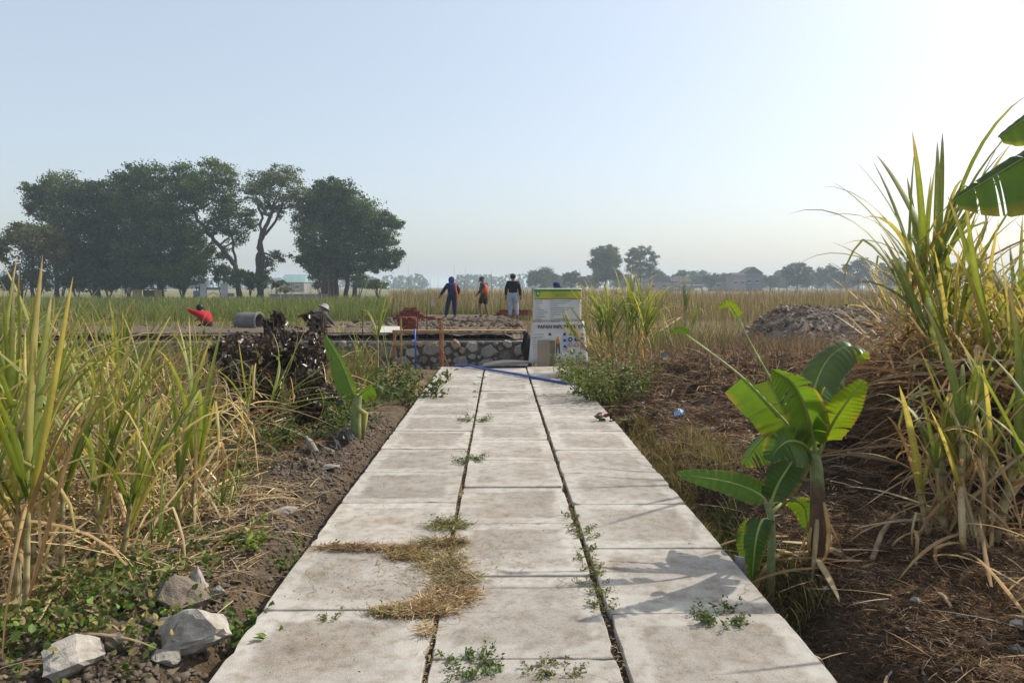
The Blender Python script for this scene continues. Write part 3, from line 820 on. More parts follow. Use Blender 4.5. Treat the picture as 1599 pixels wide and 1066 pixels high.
# clods spread on the fill
def clod_mesh(seed):
    r_ = np.random.default_rng(seed); bm = bmesh.new()
    for i in range(15):
        d = r_.normal(size=3); d /= np.linalg.norm(d); bm.verts.new(d * r_.uniform(.55, 1.15))
    bmesh.ops.convex_hull(bm, input=bm.verts[:])
    for v in [v for v in bm.verts if not v.link_faces]: bm.verts.remove(v)
    bmesh.ops.triangulate(bm, faces=bm.faces[:]); bmesh.ops.subdivide_edges(bm, edges=bm.edges[:], cuts=1)
    for v in bm.verts: v.co *= 1 + r_.normal() * .12
    bmesh.ops.triangulate(bm, faces=bm.faces[:]); bm.verts.index_update()
    co = np.array([tuple(v.co) for v in bm.verts]); fc = np.array([[v.index for v in f.verts] for f in bm.faces]); bm.free()
    return co, fc
CLODS = [clod_mesh(i) for i in range(10)]
def scatter_clods(name, pts, sizes, mat, label, cat, flat=.7):
    V = []; Fc = []; b = 0
    for p, s in zip(pts, sizes):
        co, fc = CLODS[random.randrange(10)]
        a = random.uniform(0, 2 * PI); M = np.array(((math.cos(a), -math.sin(a), 0), (math.sin(a), math.cos(a), 0), (0, 0, 1)))
        V.append((co * np.array((random.uniform(.7, 1.4), random.uniform(.7, 1.3), flat * random.uniform(.7, 1.2)))) @ M.T * s + np.array(p)); Fc.append(fc + b); b += len(co)
    o = mk(name, np.concatenate(V), np.concatenate(Fc), mat, None, None, False)
    return tag(o, label, cat, None, 'stuff')
pts = []; sz = []
for i in range(1100):
    x = random.gauss(-.7, 1.5); y = random.gauss(22.3, 2.2)
    if x > .6 or y < 16.6: continue
    pts.append((x, y, pz(x, y))); sz.append(abs(random.gauss(.03, .05)) + .025)
for i in range(380):
    x = random.uniform(-12.5, .6); y = random.uniform(16.3, 32)
    if x < -3.6 and y > 20.4: continue
    pts.append((x, y, pz(x, y))); sz.append(abs(random.gauss(.03, .03)) + .02)
scatter_clods('mud_clods', pts, sz, M_MUD, 'grey-brown mud clods dug up around the workers', 'mud clods')

wall = thing('stone_wall', 'low rubble stone foundation wall topped by a concrete band', 'wall', (0, WY, 0))
WX0, WX1, WZ0, WZ1 = -9.5, .62, -.40, .36
MB().box(((WX0 + WX1) / 2, .16, (WZ0 + WZ1) / 2), (WX1 - WX0, .24, WZ1 - WZ0 - .02)).build('mortar_core', M_MORTAR, wall)
def stone_mesh(seed):
    r_ = np.random.default_rng(seed); n = r_.integers(6, 9); bm = bmesh.new()
    ang = np.sort(r_.random(n) * 2 * PI + 0); ang = np.linspace(0, 2 * PI, n, endpoint=False) + r_.normal(size=n) * .16
    rad = r_.uniform(.82, 1.08, n)
    vs = []
    for sc, yy in ((1.0, .35), (1.0, -.05), (.72, -.42)):
        vs.append([bm.verts.new((math.cos(a) * q * sc, yy + r_.normal() * .04, math.sin(a) * q * sc)) for a, q in zip(ang, rad)])
    for k in range(2):
        for i in range(n):
            bm.faces.new((vs[k][i], vs[k][(i + 1) % n], vs[k + 1][(i + 1) % n], vs[k + 1][i]))
    bm.faces.new(vs[2]); bm.faces.new(vs[0][::-1]); bmesh.ops.recalc_face_normals(bm, faces=bm.faces[:])
    me = bpy.data.meshes.new('stone'); bm.to_mesh(me); bm.free(); return me
SM = [[stone_mesh(100 + i) for i in range(7)], [stone_mesh(200 + i) for i in range(7)]]
for me in SM[0]: me.materials.append(M_STONE)
for me in SM[1]: me.materials.append(M_STONEB)
placed = []
def try_stone(rr):
    x = random.uniform(WX0 + .05, WX1 - .04); z = random.uniform(WZ0 + .02, WZ1 - .02); ax = random.uniform(1.0, 1.55)
    if z + rr * .8 > WZ1 + .03 or x + rr * ax > WX1 + .03: return
    for (x2, z2, r2, a2) in placed:
        if ((x - x2) / (rr * ax + r2 * a2)) ** 2 + ((z - z2) / (rr + r2)) ** 2 < .92: return
    placed.append((x, z, rr, ax))
for rr, tries in ((.155, 260), (.13, 500), (.105, 1100), (.08, 1700), (.058, 2600), (.042, 2400)):
    for _ in range(tries):
        if len(placed) < 300: try_stone(rr * random.uniform(.88, 1.1))
for (x, z, rr, ax) in placed:
    o = link('stone', random.choice(SM[0] if random.random() < .7 else SM[1]), None, wall)
    o.location = (x, .03 + random.uniform(-.015, .02), z); o.scale = (rr * ax * 1.04, .13, rr * 1.04); o.rotation_euler = (random.uniform(-.12, .12), random.uniform(-.35, .35), random.uniform(-.12, .12))
# concrete band along the top of the wall
MB().box(((WX0 + WX1) / 2, .15, .355), (WX1 - WX0 + .04, .26, .03)).build('concrete_band', M_CONC, wall)
# rebar cage lying on the band
cage = thing('rebar_cage', 'long dark rebar cage lying on top of the stone wall', 'rebar', (0, WY + .13, .372))
for dz in (.03, .16):
    for dy in (-.09, .09):
        MB().tube([(WX0 + .3, dy, dz), (-4, dy, dz + .006), (WX1 - .1, dy, dz)], .0095, 6).build('bar', M_STEEL, cage)
stir = None
for i in range(54):
    x = WX0 + .4 + i * .18
    if x > WX1 - .15: break
    if stir is None:
        q = [(-.0, -.10, .018), (0, .10, .018), (0, .10, .172), (0, -.10, .172), (0, -.10, .018)]
        so = MB().tube(q, .006, 5).build('stirrup', M_STEEL, cage); stir = so.data; so.location.x = x
    else:
        so = link('stirrup', stir, None, cage); so.location.x = x; so.rotation_euler = (0, random.uniform(-.08, .08), random.uniform(-.06, .06))
# starter bars standing out of the beam
for x in (-2.9, -1.75, -1.55):
    o = MB().tube([(0, 0, -.02), (.01, 0, .3), (.0, .01, .62)], .012, 6).build('rebar_rod', M_STEEL, None, (x, WY + .24, .40))
    tag(o, 'thin upright rebar rod standing in the foundation wall', 'rebar', 'starter bars in the wall')
bp = mk('plank', *[np.array([(-1, -.09, 0), (1, -.09, 0), (1, .09, 0), (-1, .09, 0), (-1, -.09, .03), (1, -.09, .03), (1, .09, .03), (-1, .09, .03)]), [(0, 3, 2, 1), (4, 5, 6, 7), (0, 1, 5, 4), (1, 2, 6, 5), (2, 3, 7, 6), (3, 0, 4, 7)]], M_WOOD)
bp.location = (-.75, WY + .42, .565); bp.scale = (1.3, .6, .8); bp.rotation_euler = (R(6), 0, R(.6)); tag(bp, 'long pale formwork plank lying flat behind the rebar cage', 'plank')

# batter board
b0 = pd(650, 570, 15.1); b0.z = hz(b0.x, 15.1)
bb = thing('batter_board', 'raw timber batter board frame standing in front of the stone wall', 'timber frame', b0)
k = 15.1 / F_PX
def bx_(px): return (px - 650) * k
for px, top, tw, mt in ((616, .60, .05, M_WOODR), (627, .88, .035, M_WOOD), (688, .82, .05, M_WOODR), (692, .80, .025, M_WOOD)):
    zz = top - b0.z
    MB().box((bx_(px), (-.03 if px in (627, 692) else .03), zz / 2 - .06), (tw, .03, zz + .12)).build('post', mt, bb)
MB().box((bx_(654), -.066, .62 - b0.z), (bx_(692) - bx_(615) + .04, .025, .055)).build('rail', M_WOOD, bb)
MB().box((bx_(620), -.066, .37 - b0.z), (.2, .022, .045)).build('rail', M_WOOD, bb)
MB().box((bx_(653), .062, .36 - b0.z), (bx_(692) - bx_(615), .02, .03)).build('rail', M_WOOD, bb)
MB().tube([(bx_(687), -.07, .34 - b0.z), (bx_(709), -.2, -.02)], .016, 5).build('brace', M_WOODR, bb)
vp = pd(649, 575, 14.9); z0 = hz(vp.x, 14.9)
o = MB().tube([(0, 0, -.05), (.003, 0, .5), (-.012, .01, .68 - z0)], .017, 8).box((-.02, -.005, .36 - z0 + .05), (.12, .02, .02)).build('pipe', M_BLUE, None, (vp.x, 14.9, z0), True); tag(o, 'thin blue plastic pipe standing upright by the batter board', 'pipe')

# bricks
def brick_data():
    o = MB().box((0, 0, 0), (.22, .105, .052)).build('brick', M_BRICK); bm = bmesh.new(); bm.from_mesh(o.data)
    bmesh.ops.bevel(bm, geom=bm.edges[:], offset=.005, segments=1, affect='EDGES'); bm.to_mesh(o.data); bm.free()
    d = o.data; bpy.data.objects.remove(o); return d
BR = brick_data()
def brick_pile(label, x, y, nx, nyy, nz, taper, jitr=.012):
    z = pz(x, y) if x < .7 and y > WY else hz(x, y)
    r = thing('brick_pile', label, 'bricks', (x, y, z))
    for k in range(nz):
        wx = nx - k * taper
        n_ = max(1, int(round(wx)))
        for i in range(n_):
            for j in range(nyy):
                if k == nz - 1 and random.random() < .4: continue
                o = link('brick', BR, None, r)
                o.location = ((i - (n_ - 1) / 2) * .235 + random.gauss(0, jitr), (j - (nyy - 1) / 2) * .125 + random.gauss(0, jitr), .02 + k * .054)
                o.rotation_euler = (random.gauss(0, .03), random.gauss(0, .03), random.gauss(0, .12 if k < nz - 1 else .6))
    return r
q = pd(641, 490, 26); brick_pile('largest dark red brick heap on the far side of the platform', q.x, 26, 5, 4, 8, .42)
q = pd(673, 490, 24); brick_pile('low spread of loose red bricks beside the largest heap', q.x, 24, 4, 3, 3, .8, .03)
q = pd(637, 510, 18); brick_pile('small square stack of orange-red bricks just behind the batter board', q.x, 18, 2, 3, 6, .0)
q = pd(806, 490, 31); brick_pile('low red brick heap behind the black-jacketed man', q.x, 31, 8, 2, 5, .6)
# plywood offcut on the fill
q = pd(608, 510, 17.0)
o = MB().box((0, 0, .012), (.62, .5, .02), Matrix.Rotation(.25, 3, 'Z')).build('board', solid('pale_board', (.5, .47, .42), (.38, .35, .31), 5), None, (q.x, 17.0, pz(q.x, 17.0) + .05)); o.rotation_euler = (R(14), R(6), .2)
tag(o, 'pale thin board lying tilted on the mud next to the brick stack', 'board')

# barrel lying on its side
q = pd(388, 500, 20); mz = pz(q.x, 20)
bar = thing('barrel', 'grey open barrel lying on its side behind the dark-leaved shrubs', 'barrel', (q.x, 20, mz + .14), R(-14))
MR = Matrix.Rotation(R(90), 3, 'Y')
M_MIX = solid('grey_barrel', (.17, .165, .155), (.10, .095, .09), 4, .7, .3, .2)
MB().lathe((0, 0, 0), [(0, -.33), (.20, -.33), (.245, -.28), (.26, -.1), (.262, .05), (.25, .26), (.235, .33), (.215, .33), (.23, .2), (.22, -.26), (0, -.28)], 24, MR).build('body', M_MIX, bar, None, True)
for zz in (.31,): MB().lathe((0, 0, 0), [(.255, zz - .015), (.275, zz - .01), (.275, zz + .01), (.255, zz + .015)], 24, MR).build('hoop', M_MIX, bar, None, True)
# hose and steel plate at the end of the path
h0 = gp(733, 573, .012); h1 = gp(886, 599, .012)
h0.z = .045
hose = MB().tube([h0 + Vector((-.35, .35, -.06)), h0, h0.lerp(h1, .15) + Vector((0, .02, -.015)), h0.lerp(h1, .5) + Vector((.02, -.03, .002)), h1, h1 + Vector((.35, -.2, -.05))], .022, 8).build('hose', M_BLUE, None, None, True)
tag(hose, 'straight blue hose lying across the far end of the path', 'hose')
q = gp(787, 573, .0)
v = []; n = 8
for i in range(n + 1):
    t = i / n; zz = .015 + .10 * math.sin(min(1, t * 1.6) * PI / 2) * (1 - .55 * t)
    v += [(-.42 + .86 * t, -.26 + .05 * t, zz * .35), (-.38 + .86 * t, .25, zz)]
pv = [(x, y, z) for x, y, z in v] + [(x, y, z - .02) for x, y, z in v]
f = []; m_ = len(v)
for i in range(n):
    a_ = 2 * i; f += [(a_, a_ + 2, a_ + 3, a_ + 1), (m_ + a_, m_ + a_ + 1, m_ + a_ + 3, m_ + a_ + 2), (a_, m_ + a_, m_ + a_ + 2, a_ + 2), (a_ + 1, a_ + 3, m_ + a_ + 3, m_ + a_ + 1)]
f += [(0, 1, m_ + 1, m_), (2 * n, m_ + 2 * n, m_ + 2 * n + 1, 2 * n + 1)]
o = mk('steel_plate', np.array(pv), f, solid('dark_plate', (.13, .12, .11), (.08, .07, .065), 6, .7, .3)); o.location = (q.x, 14.22, .022)
tag(o, 'warped dark plate lifted off the last path slabs', 'plate')
# ------------------------------------------------------------------ information board
SD = 14.45; sk = SD / F_PX
s0 = pd(873, 575, SD); s0.z = hz(s0.x, s0.y) if s0.y > PATH_END + .1 else -.05
sign = thing('information_board', 'project information board with yellow-green header and white banners at the path end', 'sign', s0, R(9))
def su(px): return (px - 873) * sk
def sv(py): return (450 - py) * sk + 1.475 - s0.z
def banner_mat(name, c, tr=.35):
    m, t, b = new_mat(name); b.inputs['Roughness'].default_value = .5; b.inputs['Specular IOR Level'].default_value = .3
    col_ = mixc(t, c, tuple(x * .88 for x in c), ramp(t, noise_tex(t, 4), .35, .65)); t.links.new(col_, b.inputs['Base Color'])
    add_bump(t, b, noise_tex(t, 5, 2), .25, .03)
    tr_ = N(t, 'ShaderNodeBsdfTranslucent'); t.links.new(col_, tr_.inputs[0]); mx_ = N(t, 'ShaderNodeMixShader'); mx_.inputs[0].default_value = tr
    t.links.new(b.outputs[0], mx_.inputs[1]); t.links.new(tr_.outputs[0], mx_.inputs[2]); t.links.new(mx_.outputs[0], t.nodes['Material Output'].inputs[0]); return m
M_BANW = banner_mat('white_vinyl', (.74, .74, .74))
M_BANY = banner_mat('yellow_vinyl', (.66, .62, .06)); M_BANG = banner_mat('green_vinyl', (.16, .36, .06))
M_INK = solid('print_ink', (.05, .05, .06), None, 1, .6); M_INKG = solid('print_grey', (.28, .28, .30), None, 1, .6)
M_PB = solid('print_blue', (.02, .06, .33), None, 1, .6); M_PY = solid('print_yellow', (.72, .52, .03), None, 1, .6); M_PR = solid('print_red', (.55, .05, .04), None, 1, .6)
M_PO = solid('print_orange', (.70, .20, .03), None, 1, .6); M_PLB = solid('print_lightblue', (.45, .55, .72), None, 1, .6); M_PG = solid('print_green', (.05, .30, .12), None, 1, .6)
LEAN = .10
def plane_y(z): return z * LEAN          # boards lean back
def flat(name, poly, mat, parent, off, th=.004):
    n = len(poly); V = [(u, plane_y(v_) - off, v_) for u, v_ in poly] + [(u, plane_y(v_) - off + th, v_) for u, v_ in poly]
    f = [tuple(range(n)), tuple(range(2 * n - 1, n - 1, -1))] + [(i, i + n, (i + 1) % n + n, (i + 1) % n) for i in range(n)]
    return V, f
def flatp(name, polys, mat, parent, off):
    mb = MB()
    for p in polys:
        V, f = flat('', p, mat, parent, off); mb.add(V, f)
    return mb.build(name, mat, parent)
def rect(x0, y0, x1, y1): return [(su(x0), sv(y1)), (su(x1), sv(y1)), (su(x1), sv(y0)), (su(x0), sv(y0))]
def grid_banner(name, c, mat, parent, off, amp):
    """c: corner pixels tl, tr, br, bl ; slightly billowed sheet"""
    n, m = 14, 12; V = []; f = []
    for j in range(m + 1):
        for i in range(n + 1):
            s, t = i / n, j / m
            a = (c[0][0] * (1 - s) + c[1][0] * s, c[0][1] * (1 - s) + c[1][1] * s); b = (c[3][0] * (1 - s) + c[2][0] * s, c[3][1] * (1 - s) + c[2][1] * s)
            x, y = a[0] * (1 - t) + b[0] * t, a[1] * (1 - t) + b[1] * t
            V.append((su(x), plane_y(sv(y)) - off + amp * (math.sin(s * 7 + t * 2) * math.sin(t * 5 + 1)) , sv(y)))
    for j in range(m):
        for i in range(n):
            q = j * (n + 1) + i; f.append((q, q + n + 1, q + n + 2, q + 1))
    o = mk(name, np.array(V), f, mat, parent, None, True); md = o.modifiers.new('solid', 'SOLIDIFY'); md.thickness = .003; return o
for px in (834, 911):
    MB().tube([(su(px), plane_y(0) + .035, -.15), (su(px), plane_y(1.5) + .035, sv(449))], .022, 6).build('post', M_WOOD, sign)
for py in (453, 500, 508, 560):
    MB().box((0, plane_y(sv(py)) + .02, sv(py)), (su(914) - su(832), .02, .035)).build('crossbar', M_WOOD, sign)
ub = grid_banner('upper_banner', [(834, 450), (912, 450), (910, 502), (832, 501)], M_BANW, sign, .0, .003)
lb_ = grid_banner('lower_banner', [(831, 503), (915, 502), (921, 567), (824, 567)], M_BANW, sign, .0, .004)
flatp('header_band', [rect(835, 455.5, 911, 466)], M_BANY, ub, .012); flatp('green_strip', [rect(835, 451.2, 911, 455)], M_BANG, ub, .012)
flatp('header_rule', [rect(835, 466.2, 911, 466.9)], M_INK, ub, .012)
em = flatp('emblem', [[(su(837.5), sv(454.5)), (su(844), sv(454.5)), (su(844), sv(460)), (su(840.8), sv(464.5)), (su(837.5), sv(460))][::-1]], M_PG, ub, .020)
flatp('emblem_device', [rect(839.3, 456.5, 842.3, 460)], M_PLB, em, .027)
flatp('header_print', [rect(864, 458.0, 890, 458.6), rect(868, 461.0, 887, 461.6), rect(862, 463.8, 892, 464.2), rect(858, 453, 896, 453.5)], M_PG, ub, .020)
L_ = []
for i, (wa, wb) in enumerate(((12, 34), (12, 26), (7, 13), (9, 40), (15, 30), (20, 24), (13, 18), (17, 5), (10, 28))):
    y = 469.5 + i * 3.5; L_ += [rect(836, y, 836 + wa, y + .8), rect(860, y, 860 + wb, y + .8)]
flatp('printed_lines', L_, M_INKG, ub, .012)['kind'] = 'stuff'
# lower banner: heading, pictograms, worker drawing
def text_obj(body, w_, cx, cy, mat, parent, off, bold=0):
    cu = bpy.data.curves.new('lettering', 'FONT'); cu.body = body; cu.align_x = 'CENTER'; cu.size = 1; cu.extrude = .01; cu.offset = bold
    to = bpy.data.objects.new('lettering', cu); COL.objects.link(to); dg = bpy.context.evaluated_depsgraph_get()
    me = bpy.data.meshes.new_from_object(to.evaluated_get(dg)); bpy.data.objects.remove(to)
    v_ = np.zeros(len(me.vertices) * 3); me.vertices.foreach_get('co', v_); v_ = v_.reshape(-1, 3); s_ = w_ / (v_[:, 0].max() - v_[:, 0].min())
    o = link('lettering', me, mat, parent); o.scale = (s_, s_, .2)
    z = sv(cy); o.location = (su(cx), plane_y(z) - off, z); o.rotation_euler = (R(90) - math.atan(LEAN), 0, 0); return o
text_obj('PAPAN INFORMASI K3', (912 - 840) * sk, 876, 512.6, M_INK, lb_, .012, .02)
def ngon(cx, cy, r, n, ph=0): return [(su(cx) + r * sk * math.cos(ph + 2 * PI * i / n), sv(cy) + r * sk * math.sin(ph + 2 * PI * i / n)) for i in range(n)]
for cx in (892.5, 902, 912): 
    p = flatp('warning_sign', [ngon(cx, 522.3, 3.4, 3, PI / 2)], M_PY, lb_, .012); flatp('pictogram', [rect(cx - .4, 520.6, cx + .4, 523.4)], M_INK, p, .018)
for i, cx in enumerate((891.8, 902, 911.5)):
    p = flatp('mandatory_sign', [ngon(cx, 530.3, 3.7, 14)], M_PB, lb_, .012)
    flatp('pictogram', [[ngon(cx, 530.3, 1.7, 10)], [rect(cx - .5, 528.2, cx + .5, 531), rect(cx - .5, 531.6, cx + .5, 532.4)], [rect(cx - 1.4, 528.6, cx + .4, 530.2), rect(cx - .2, 530.4, cx + 1.4, 532.2)]][i], M_PLB, p, .018)
    p = flatp('prohibition_sign', [ngon(cx, 538.8, 3.3, 14)], M_PR, lb_, .012)
    p2 = flatp('pictogram', [ngon(cx, 538.8, 2.5, 12)], M_BANW, p, .018)
for cx, cy in ((859, 521.6), (882.8, 521.6), (882.8, 531.5), (882.8, 541)):
    flatp('pictogram', [rect(cx - 2.2, cy, cx + 2.2, cy + 2), ngon(cx, cy - .4, 1.7, 8)], M_INK, lb_, .012)
flatp('blue_panel', [rect(878.5, 524, 887, 546)], M_PLB, lb_, .0095)
L_ = [rect(831, 527 + i * 3.2, 837, 527.6 + i * 3.2) for i in range(11)] + [rect(834, 521.5, 850, 522.2), rect(834, 526, 848, 526.6), rect(868, 535, 874, 535.5), rect(868, 530, 871, 530.5)]
flatp('printed_lines', L_, M_INKG, lb_, .012)['kind'] = 'stuff'
wk = flatp('printed_figure', [[(su(868), sv(537)), (su(869.5), sv(528.5)), (su(873.3), sv(528.5)), (su(875), sv(537))]], M_PO, lb_, .012)
flatp('printed_trousers', [[(su(868.3), sv(552)), (su(868.8), sv(537)), (su(871.4), sv(537)), (su(870), sv(552))], [(su(873), sv(552)), (su(871.6), sv(537)), (su(874.4), sv(537)), (su(874.8), sv(552))]], M_INK, wk, .012)
flatp('printed_head', [ngon(871.4, 526.6, 1.6, 10)], M_PY, wk, .012)
# brown boards added in front, standing in for the banner's torn-out hole
M_CARD = solid('brown_board', (.34, .285, .215), (.24, .20, .15), 3, .85, .1)
pb = flatp('hole_board', [rect(838.5, 530.5, 858, 576)], M_CARD, sign, .032)
flatp('hole_board', [rect(857.6, 531.5, 866.5, 576)], solid('brown_board_dark', (.21, .17, .125), (.15, .12, .09), 3, .85, .1), sign, .024)
for px in (833.5, 886): MB().tube([(su(px), .02, -.1), (su(px), .02, sv(566))], .010, 5).build('stake', M_WOOD, sign)
# black tarp on the wall end
n = 10; V = []; f = []
for j in range(9):
    for i in range(6):
        V.append((.18 * (i / 5) + .03 * math.sin(j * 1.3 + i), -.02 - .05 * math.sin(i * 2.1 + j * .9) - .04 * (j / 8), .58 - .75 * j / 8 + (.02 * math.sin(i))))
for j in range(8):
    for i in range(5):
        a_ = j * 6 + i; f.append((a_, a_ + 6, a_ + 7, a_ + 1))
o = mk('tarp', np.array(V), f, solid('black_tarp', (.018, .019, .021), None, 4, .45, .35), None, None, True); md = o.modifiers.new('solid', 'SOLIDIFY'); md.thickness = .012
q = pd(816, 520, 15.45); o.location = (q.x, 15.6, 0); tag(o, 'crumpled black plastic sheet hanging over the wall end beside the board', 'tarp')

# ------------------------------------------------------------------ people
M_SKIN = solid('skin', (.21, .115, .07), (.17, .09, .055), 8, .6, .3)
M_HAIR = solid('hair', (.012, .010, .010), None, 20, .5, .3)
M_EYE = solid('eye', (.02, .015, .012), None, 5, .3, .4)
def skin_obj(name, joints, edges, mat, parent, root=0, sub=1):
    me = bpy.data.meshes.new(name); bm = bmesh.new(); lay = bm.verts.layers.skin.verify()
    keys = list(joints); vs = {}
    for i, k_ in enumerate(keys):
        p, r = joints[k_]; v_ = bm.verts.new(p); rr = r if hasattr(r, '__len__') else (r, r)
        v_[lay].radius = rr; v_[lay].use_root = (i == root); vs[k_] = v_
    for a_, b2 in edges: bm.edges.new((vs[a_], vs[b2]))
    bm.to_mesh(me); bm.free()
    o = link(name, me, mat, parent)
    sm = o.modifiers.new('skin', 'SKIN'); sm.use_smooth_shade = True
    ss = o.modifiers.new('sub', 'SUBSURF'); ss.levels = sub; ss.render_levels = sub
    return o
def person(label, loc, rz, J, cloth, head='cap', capmat=None, vest=None, shorts=False, strap=None):
    """J: joint positions, +Y is forward"""
    r = thing('person', label, 'person', loc, rz)
    j = {k_: Vector(v_) for k_, v_ in J.items()}
    hd = (j['head'] - j['neck']).normalized()
    B = {'pelvis': (j['pelvis'], (.10, .08)), 'waist': (j['waist'], (.09, .07)), 'chest': (j['chest'], (.10, .07)), 'neckb': (j['neck'], .05), 'neck': (j['neck'] + hd * .06, .05),
         'jaw': (j['head'] - hd * .05, .072), 'skull': (j['head'] + hd * .03, .088), 'crown': (j['head'] + hd * .085, .062)}
    E = [('pelvis', 'waist'), ('waist', 'chest'), ('chest', 'neckb'), ('neckb', 'neck'), ('neck', 'jaw'), ('jaw', 'skull'), ('skull', 'crown')]
    tr = {'w': (j['waist'], (.14, .11)), 'p': (j['pelvis'], (.17, .14))}; te = [('w', 'p')]
    ja = {'h': (j['pelvis'] * 1.02 - (j['waist'] - j['pelvis']) * .15, (.19, .16)), 'w': (j['waist'], (.18, .145)), 'c': (j['chest'], (.215, .15)), 'n': (j['neck'] - hd * .02, .068)}; je = [('h', 'w'), ('w', 'c'), ('c', 'n')]
    f_ = Vector(J.get('face', (0, 1, 0))).normalized()
    for s in 'lr':
        sh, el, wr = j['sh' + s], j['el' + s], j['wr' + s]; hp, kn, an = j['hip' + s], j['kn' + s], j['an' + s]
        fd = (wr - el).normalized()
        B.update({'sh' + s: (sh, .045), 'el' + s: (el, .036), 'wr' + s: (wr, .03), 'pm' + s: (wr + fd * .07, (.036, .02)),
                  'hip' + s: (hp, .085), 'kn' + s: (kn, .058), 'an' + s: (an, .042), 'heel' + s: (an + Vector((0, 0, -.05)), .04), 'toe' + s: (an + f_ * .15 + Vector((0, 0, -.055)), .032)})
        E += [('chest', 'sh' + s), ('sh' + s, 'el' + s), ('el' + s, 'wr' + s), ('wr' + s, 'pm' + s), ('pelvis', 'hip' + s), ('hip' + s, 'kn' + s), ('kn' + s, 'an' + s), ('an' + s, 'heel' + s), ('heel' + s, 'toe' + s)]
        lat = fd.cross(Vector((0, 0, 1)) if abs(fd.z) < .8 else f_).normalized(); bn = fd.cross(lat)
        for q_, (of, ln) in enumerate(((-.024, .05), (-.008, .065), (.008, .062), (.024, .048))):
            a_ = wr + fd * .085 + lat * of; B['f%d%s' % (q_, s)] = (a_, .009); B['g%d%s' % (q_, s)] = (a_ + fd * ln + bn * .012, .0075)
            E += [('pm' + s, 'f%d%s' % (q_, s)), ('f%d%s' % (q_, s), 'g%d%s' % (q_, s))]
        B['th' + s] = (wr + fd * .06 + lat * .055, .009); E.append(('wr' + s, 'th' + s))
        tr.update({'h' + s: (hp, .125), 'k' + s: (kn, .094), 'a' + s: (an + Vector((0, 0, .0)), .076)})
        if shorts: tr['k' + s] = (kn + (hp - kn) * .12, .095); del tr['a' + s]
        te += [('p', 'h' + s), ('h' + s, 'k' + s)] + ([] if shorts else [('k' + s, 'a' + s)])
        ja.update({'s' + s: (sh, .098), 'e' + s: (el, .072), 'r' + s: (wr - fd * .03, .054)}); je += [('c', 's' + s), ('s' + s, 'e' + s), ('e' + s, 'r' + s)]
    side = f_.cross(hd).normalized(); fw = hd.cross(side).normalized()
    if fw.dot(f_) < 0: fw = -fw
    B['nose'] = (j['head'] + fw * .10 - hd * .01, .014); E.append(('skull', 'nose'))
    for s in (-1, 1): B['ear%d' % s] = (j['head'] + side * s * .088, .018); E.append(('skull', 'ear%d' % s))
    body = skin_obj('body', B, E, M_SKIN, r)
    for s in (-1, 1):
        MB().lathe(j['head'] + fw * .078 + side * s * .03 + hd * .015, [(.0, -.01), (.010, 0), (0, .01)], 6).build('eye', M_EYE, r)
    skin_obj('trousers', tr, te, cloth['trousers'], r)
    skin_obj('jacket', ja, je, cloth['jacket'], r)
    for s in 'lr':
        an = j['an' + s]
        skin_obj('shoe', {'a': (an + Vector((0, 0, -.045)), .05), 'b': (an + f_ * .10 + Vector((0, 0, -.055)), .046), 'c': (an + f_ * .17 + Vector((0, 0, -.06)), .034)}, [('a', 'b'), ('b', 'c')], cloth['shoe'], r)
    if vest:
        vv = {'h': (j['pelvis'] * .8 + j['waist'] * .2, (.205, .175)), 'w': (j['waist'], (.20, .165)), 'c': (j['chest'], (.235, .17)), 'n': (j['neck'] - hd * .06, (.12, .10))}
        skin_obj('vest', vv, [('h', 'w'), ('w', 'c'), ('c', 'n')], vest, r)
    if strap:
        MB().tube([j['shr'] + Vector((-.04, -.06, .09)), j['chest'] + Vector((.10, -.15, -.02)), j['waist'] + Vector((.13, -.16, -.05)), j['pelvis'] + Vector((.15, -.15, -.12))], .035, 6).build('sash', strap, r, None, True)
    Rm = Matrix((side, fw, hd)).transposed()
    hc = j['head'] + hd * .035
    if head == 'cap':
        cp = MB().lathe(hc, [(.108, -.015), (.110, .02), (.100, .06), (.07, .095), (.03, .112), (0, .114)], 16, Rm).build('cap', capmat, r, None, True)
        V = []
        for i in range(9):
            a_ = PI * i / 8; V += [hc + Rm @ Vector((.10 * math.cos(a_), .06 + .05 * math.sin(a_), -.01)), hc + Rm @ Vector((.095 * math.cos(a_), .07 + .125 * math.sin(a_), -.028))]
        vf = [(2 * i, 2 * i + 1, 2 * i + 3, 2 * i + 2) for i in range(8)]
        vo = mk('visor', np.array([tuple(q_) for q_ in V]), vf, capmat, cp, None, True); md = vo.modifiers.new('solid', 'SOLIDIFY'); md.thickness = .008
    elif head == 'hood':
        MB().lathe(hc, [(.100, -.15), (.118, -.08), (.122, 0), (.105, .07), (.06, .108), (0, .115)], 16, Rm).build('hood', capmat, r, None, True)
    elif head == 'hat':
        MB().lathe(hc, [(.20, -.03), (.19, -.02), (.115, .0), (.112, .07), (.08, .105), (0, .112)], 18, Rm).build('hat', capmat, r, None, True)
    else:
        MB().lathe(hc - fw * .012, [(.070, -.085), (.102, -.045), (.108, .02), (.098, .065), (.06, .10), (0, .108)], 16, Rm).build('hair', M_HAIR, r, None, True)
    return r
def pose(**kw):
    J = dict(pelvis=(0, 0, .90), waist=(0, .0, 1.04), chest=(0, .0, 1.26), neck=(0, .01, 1.41), head=(0, .03, 1.545),
             shl=(-.18, 0, 1.34), ell=(-.23, -.02, 1.07), wrl=(-.23, .06, .84), shr=(.18, 0, 1.34), elr=(.23, -.02, 1.07), wrr=(.23, .06, .84),
             hipl=(-.095, 0, .86), knl=(-.10, .02, .48), anl=(-.11, 0, .09), hipr=(.095, 0, .86), knr=(.10, .02, .48), anr=(.11, 0, .09))
    J.update(kw); return J
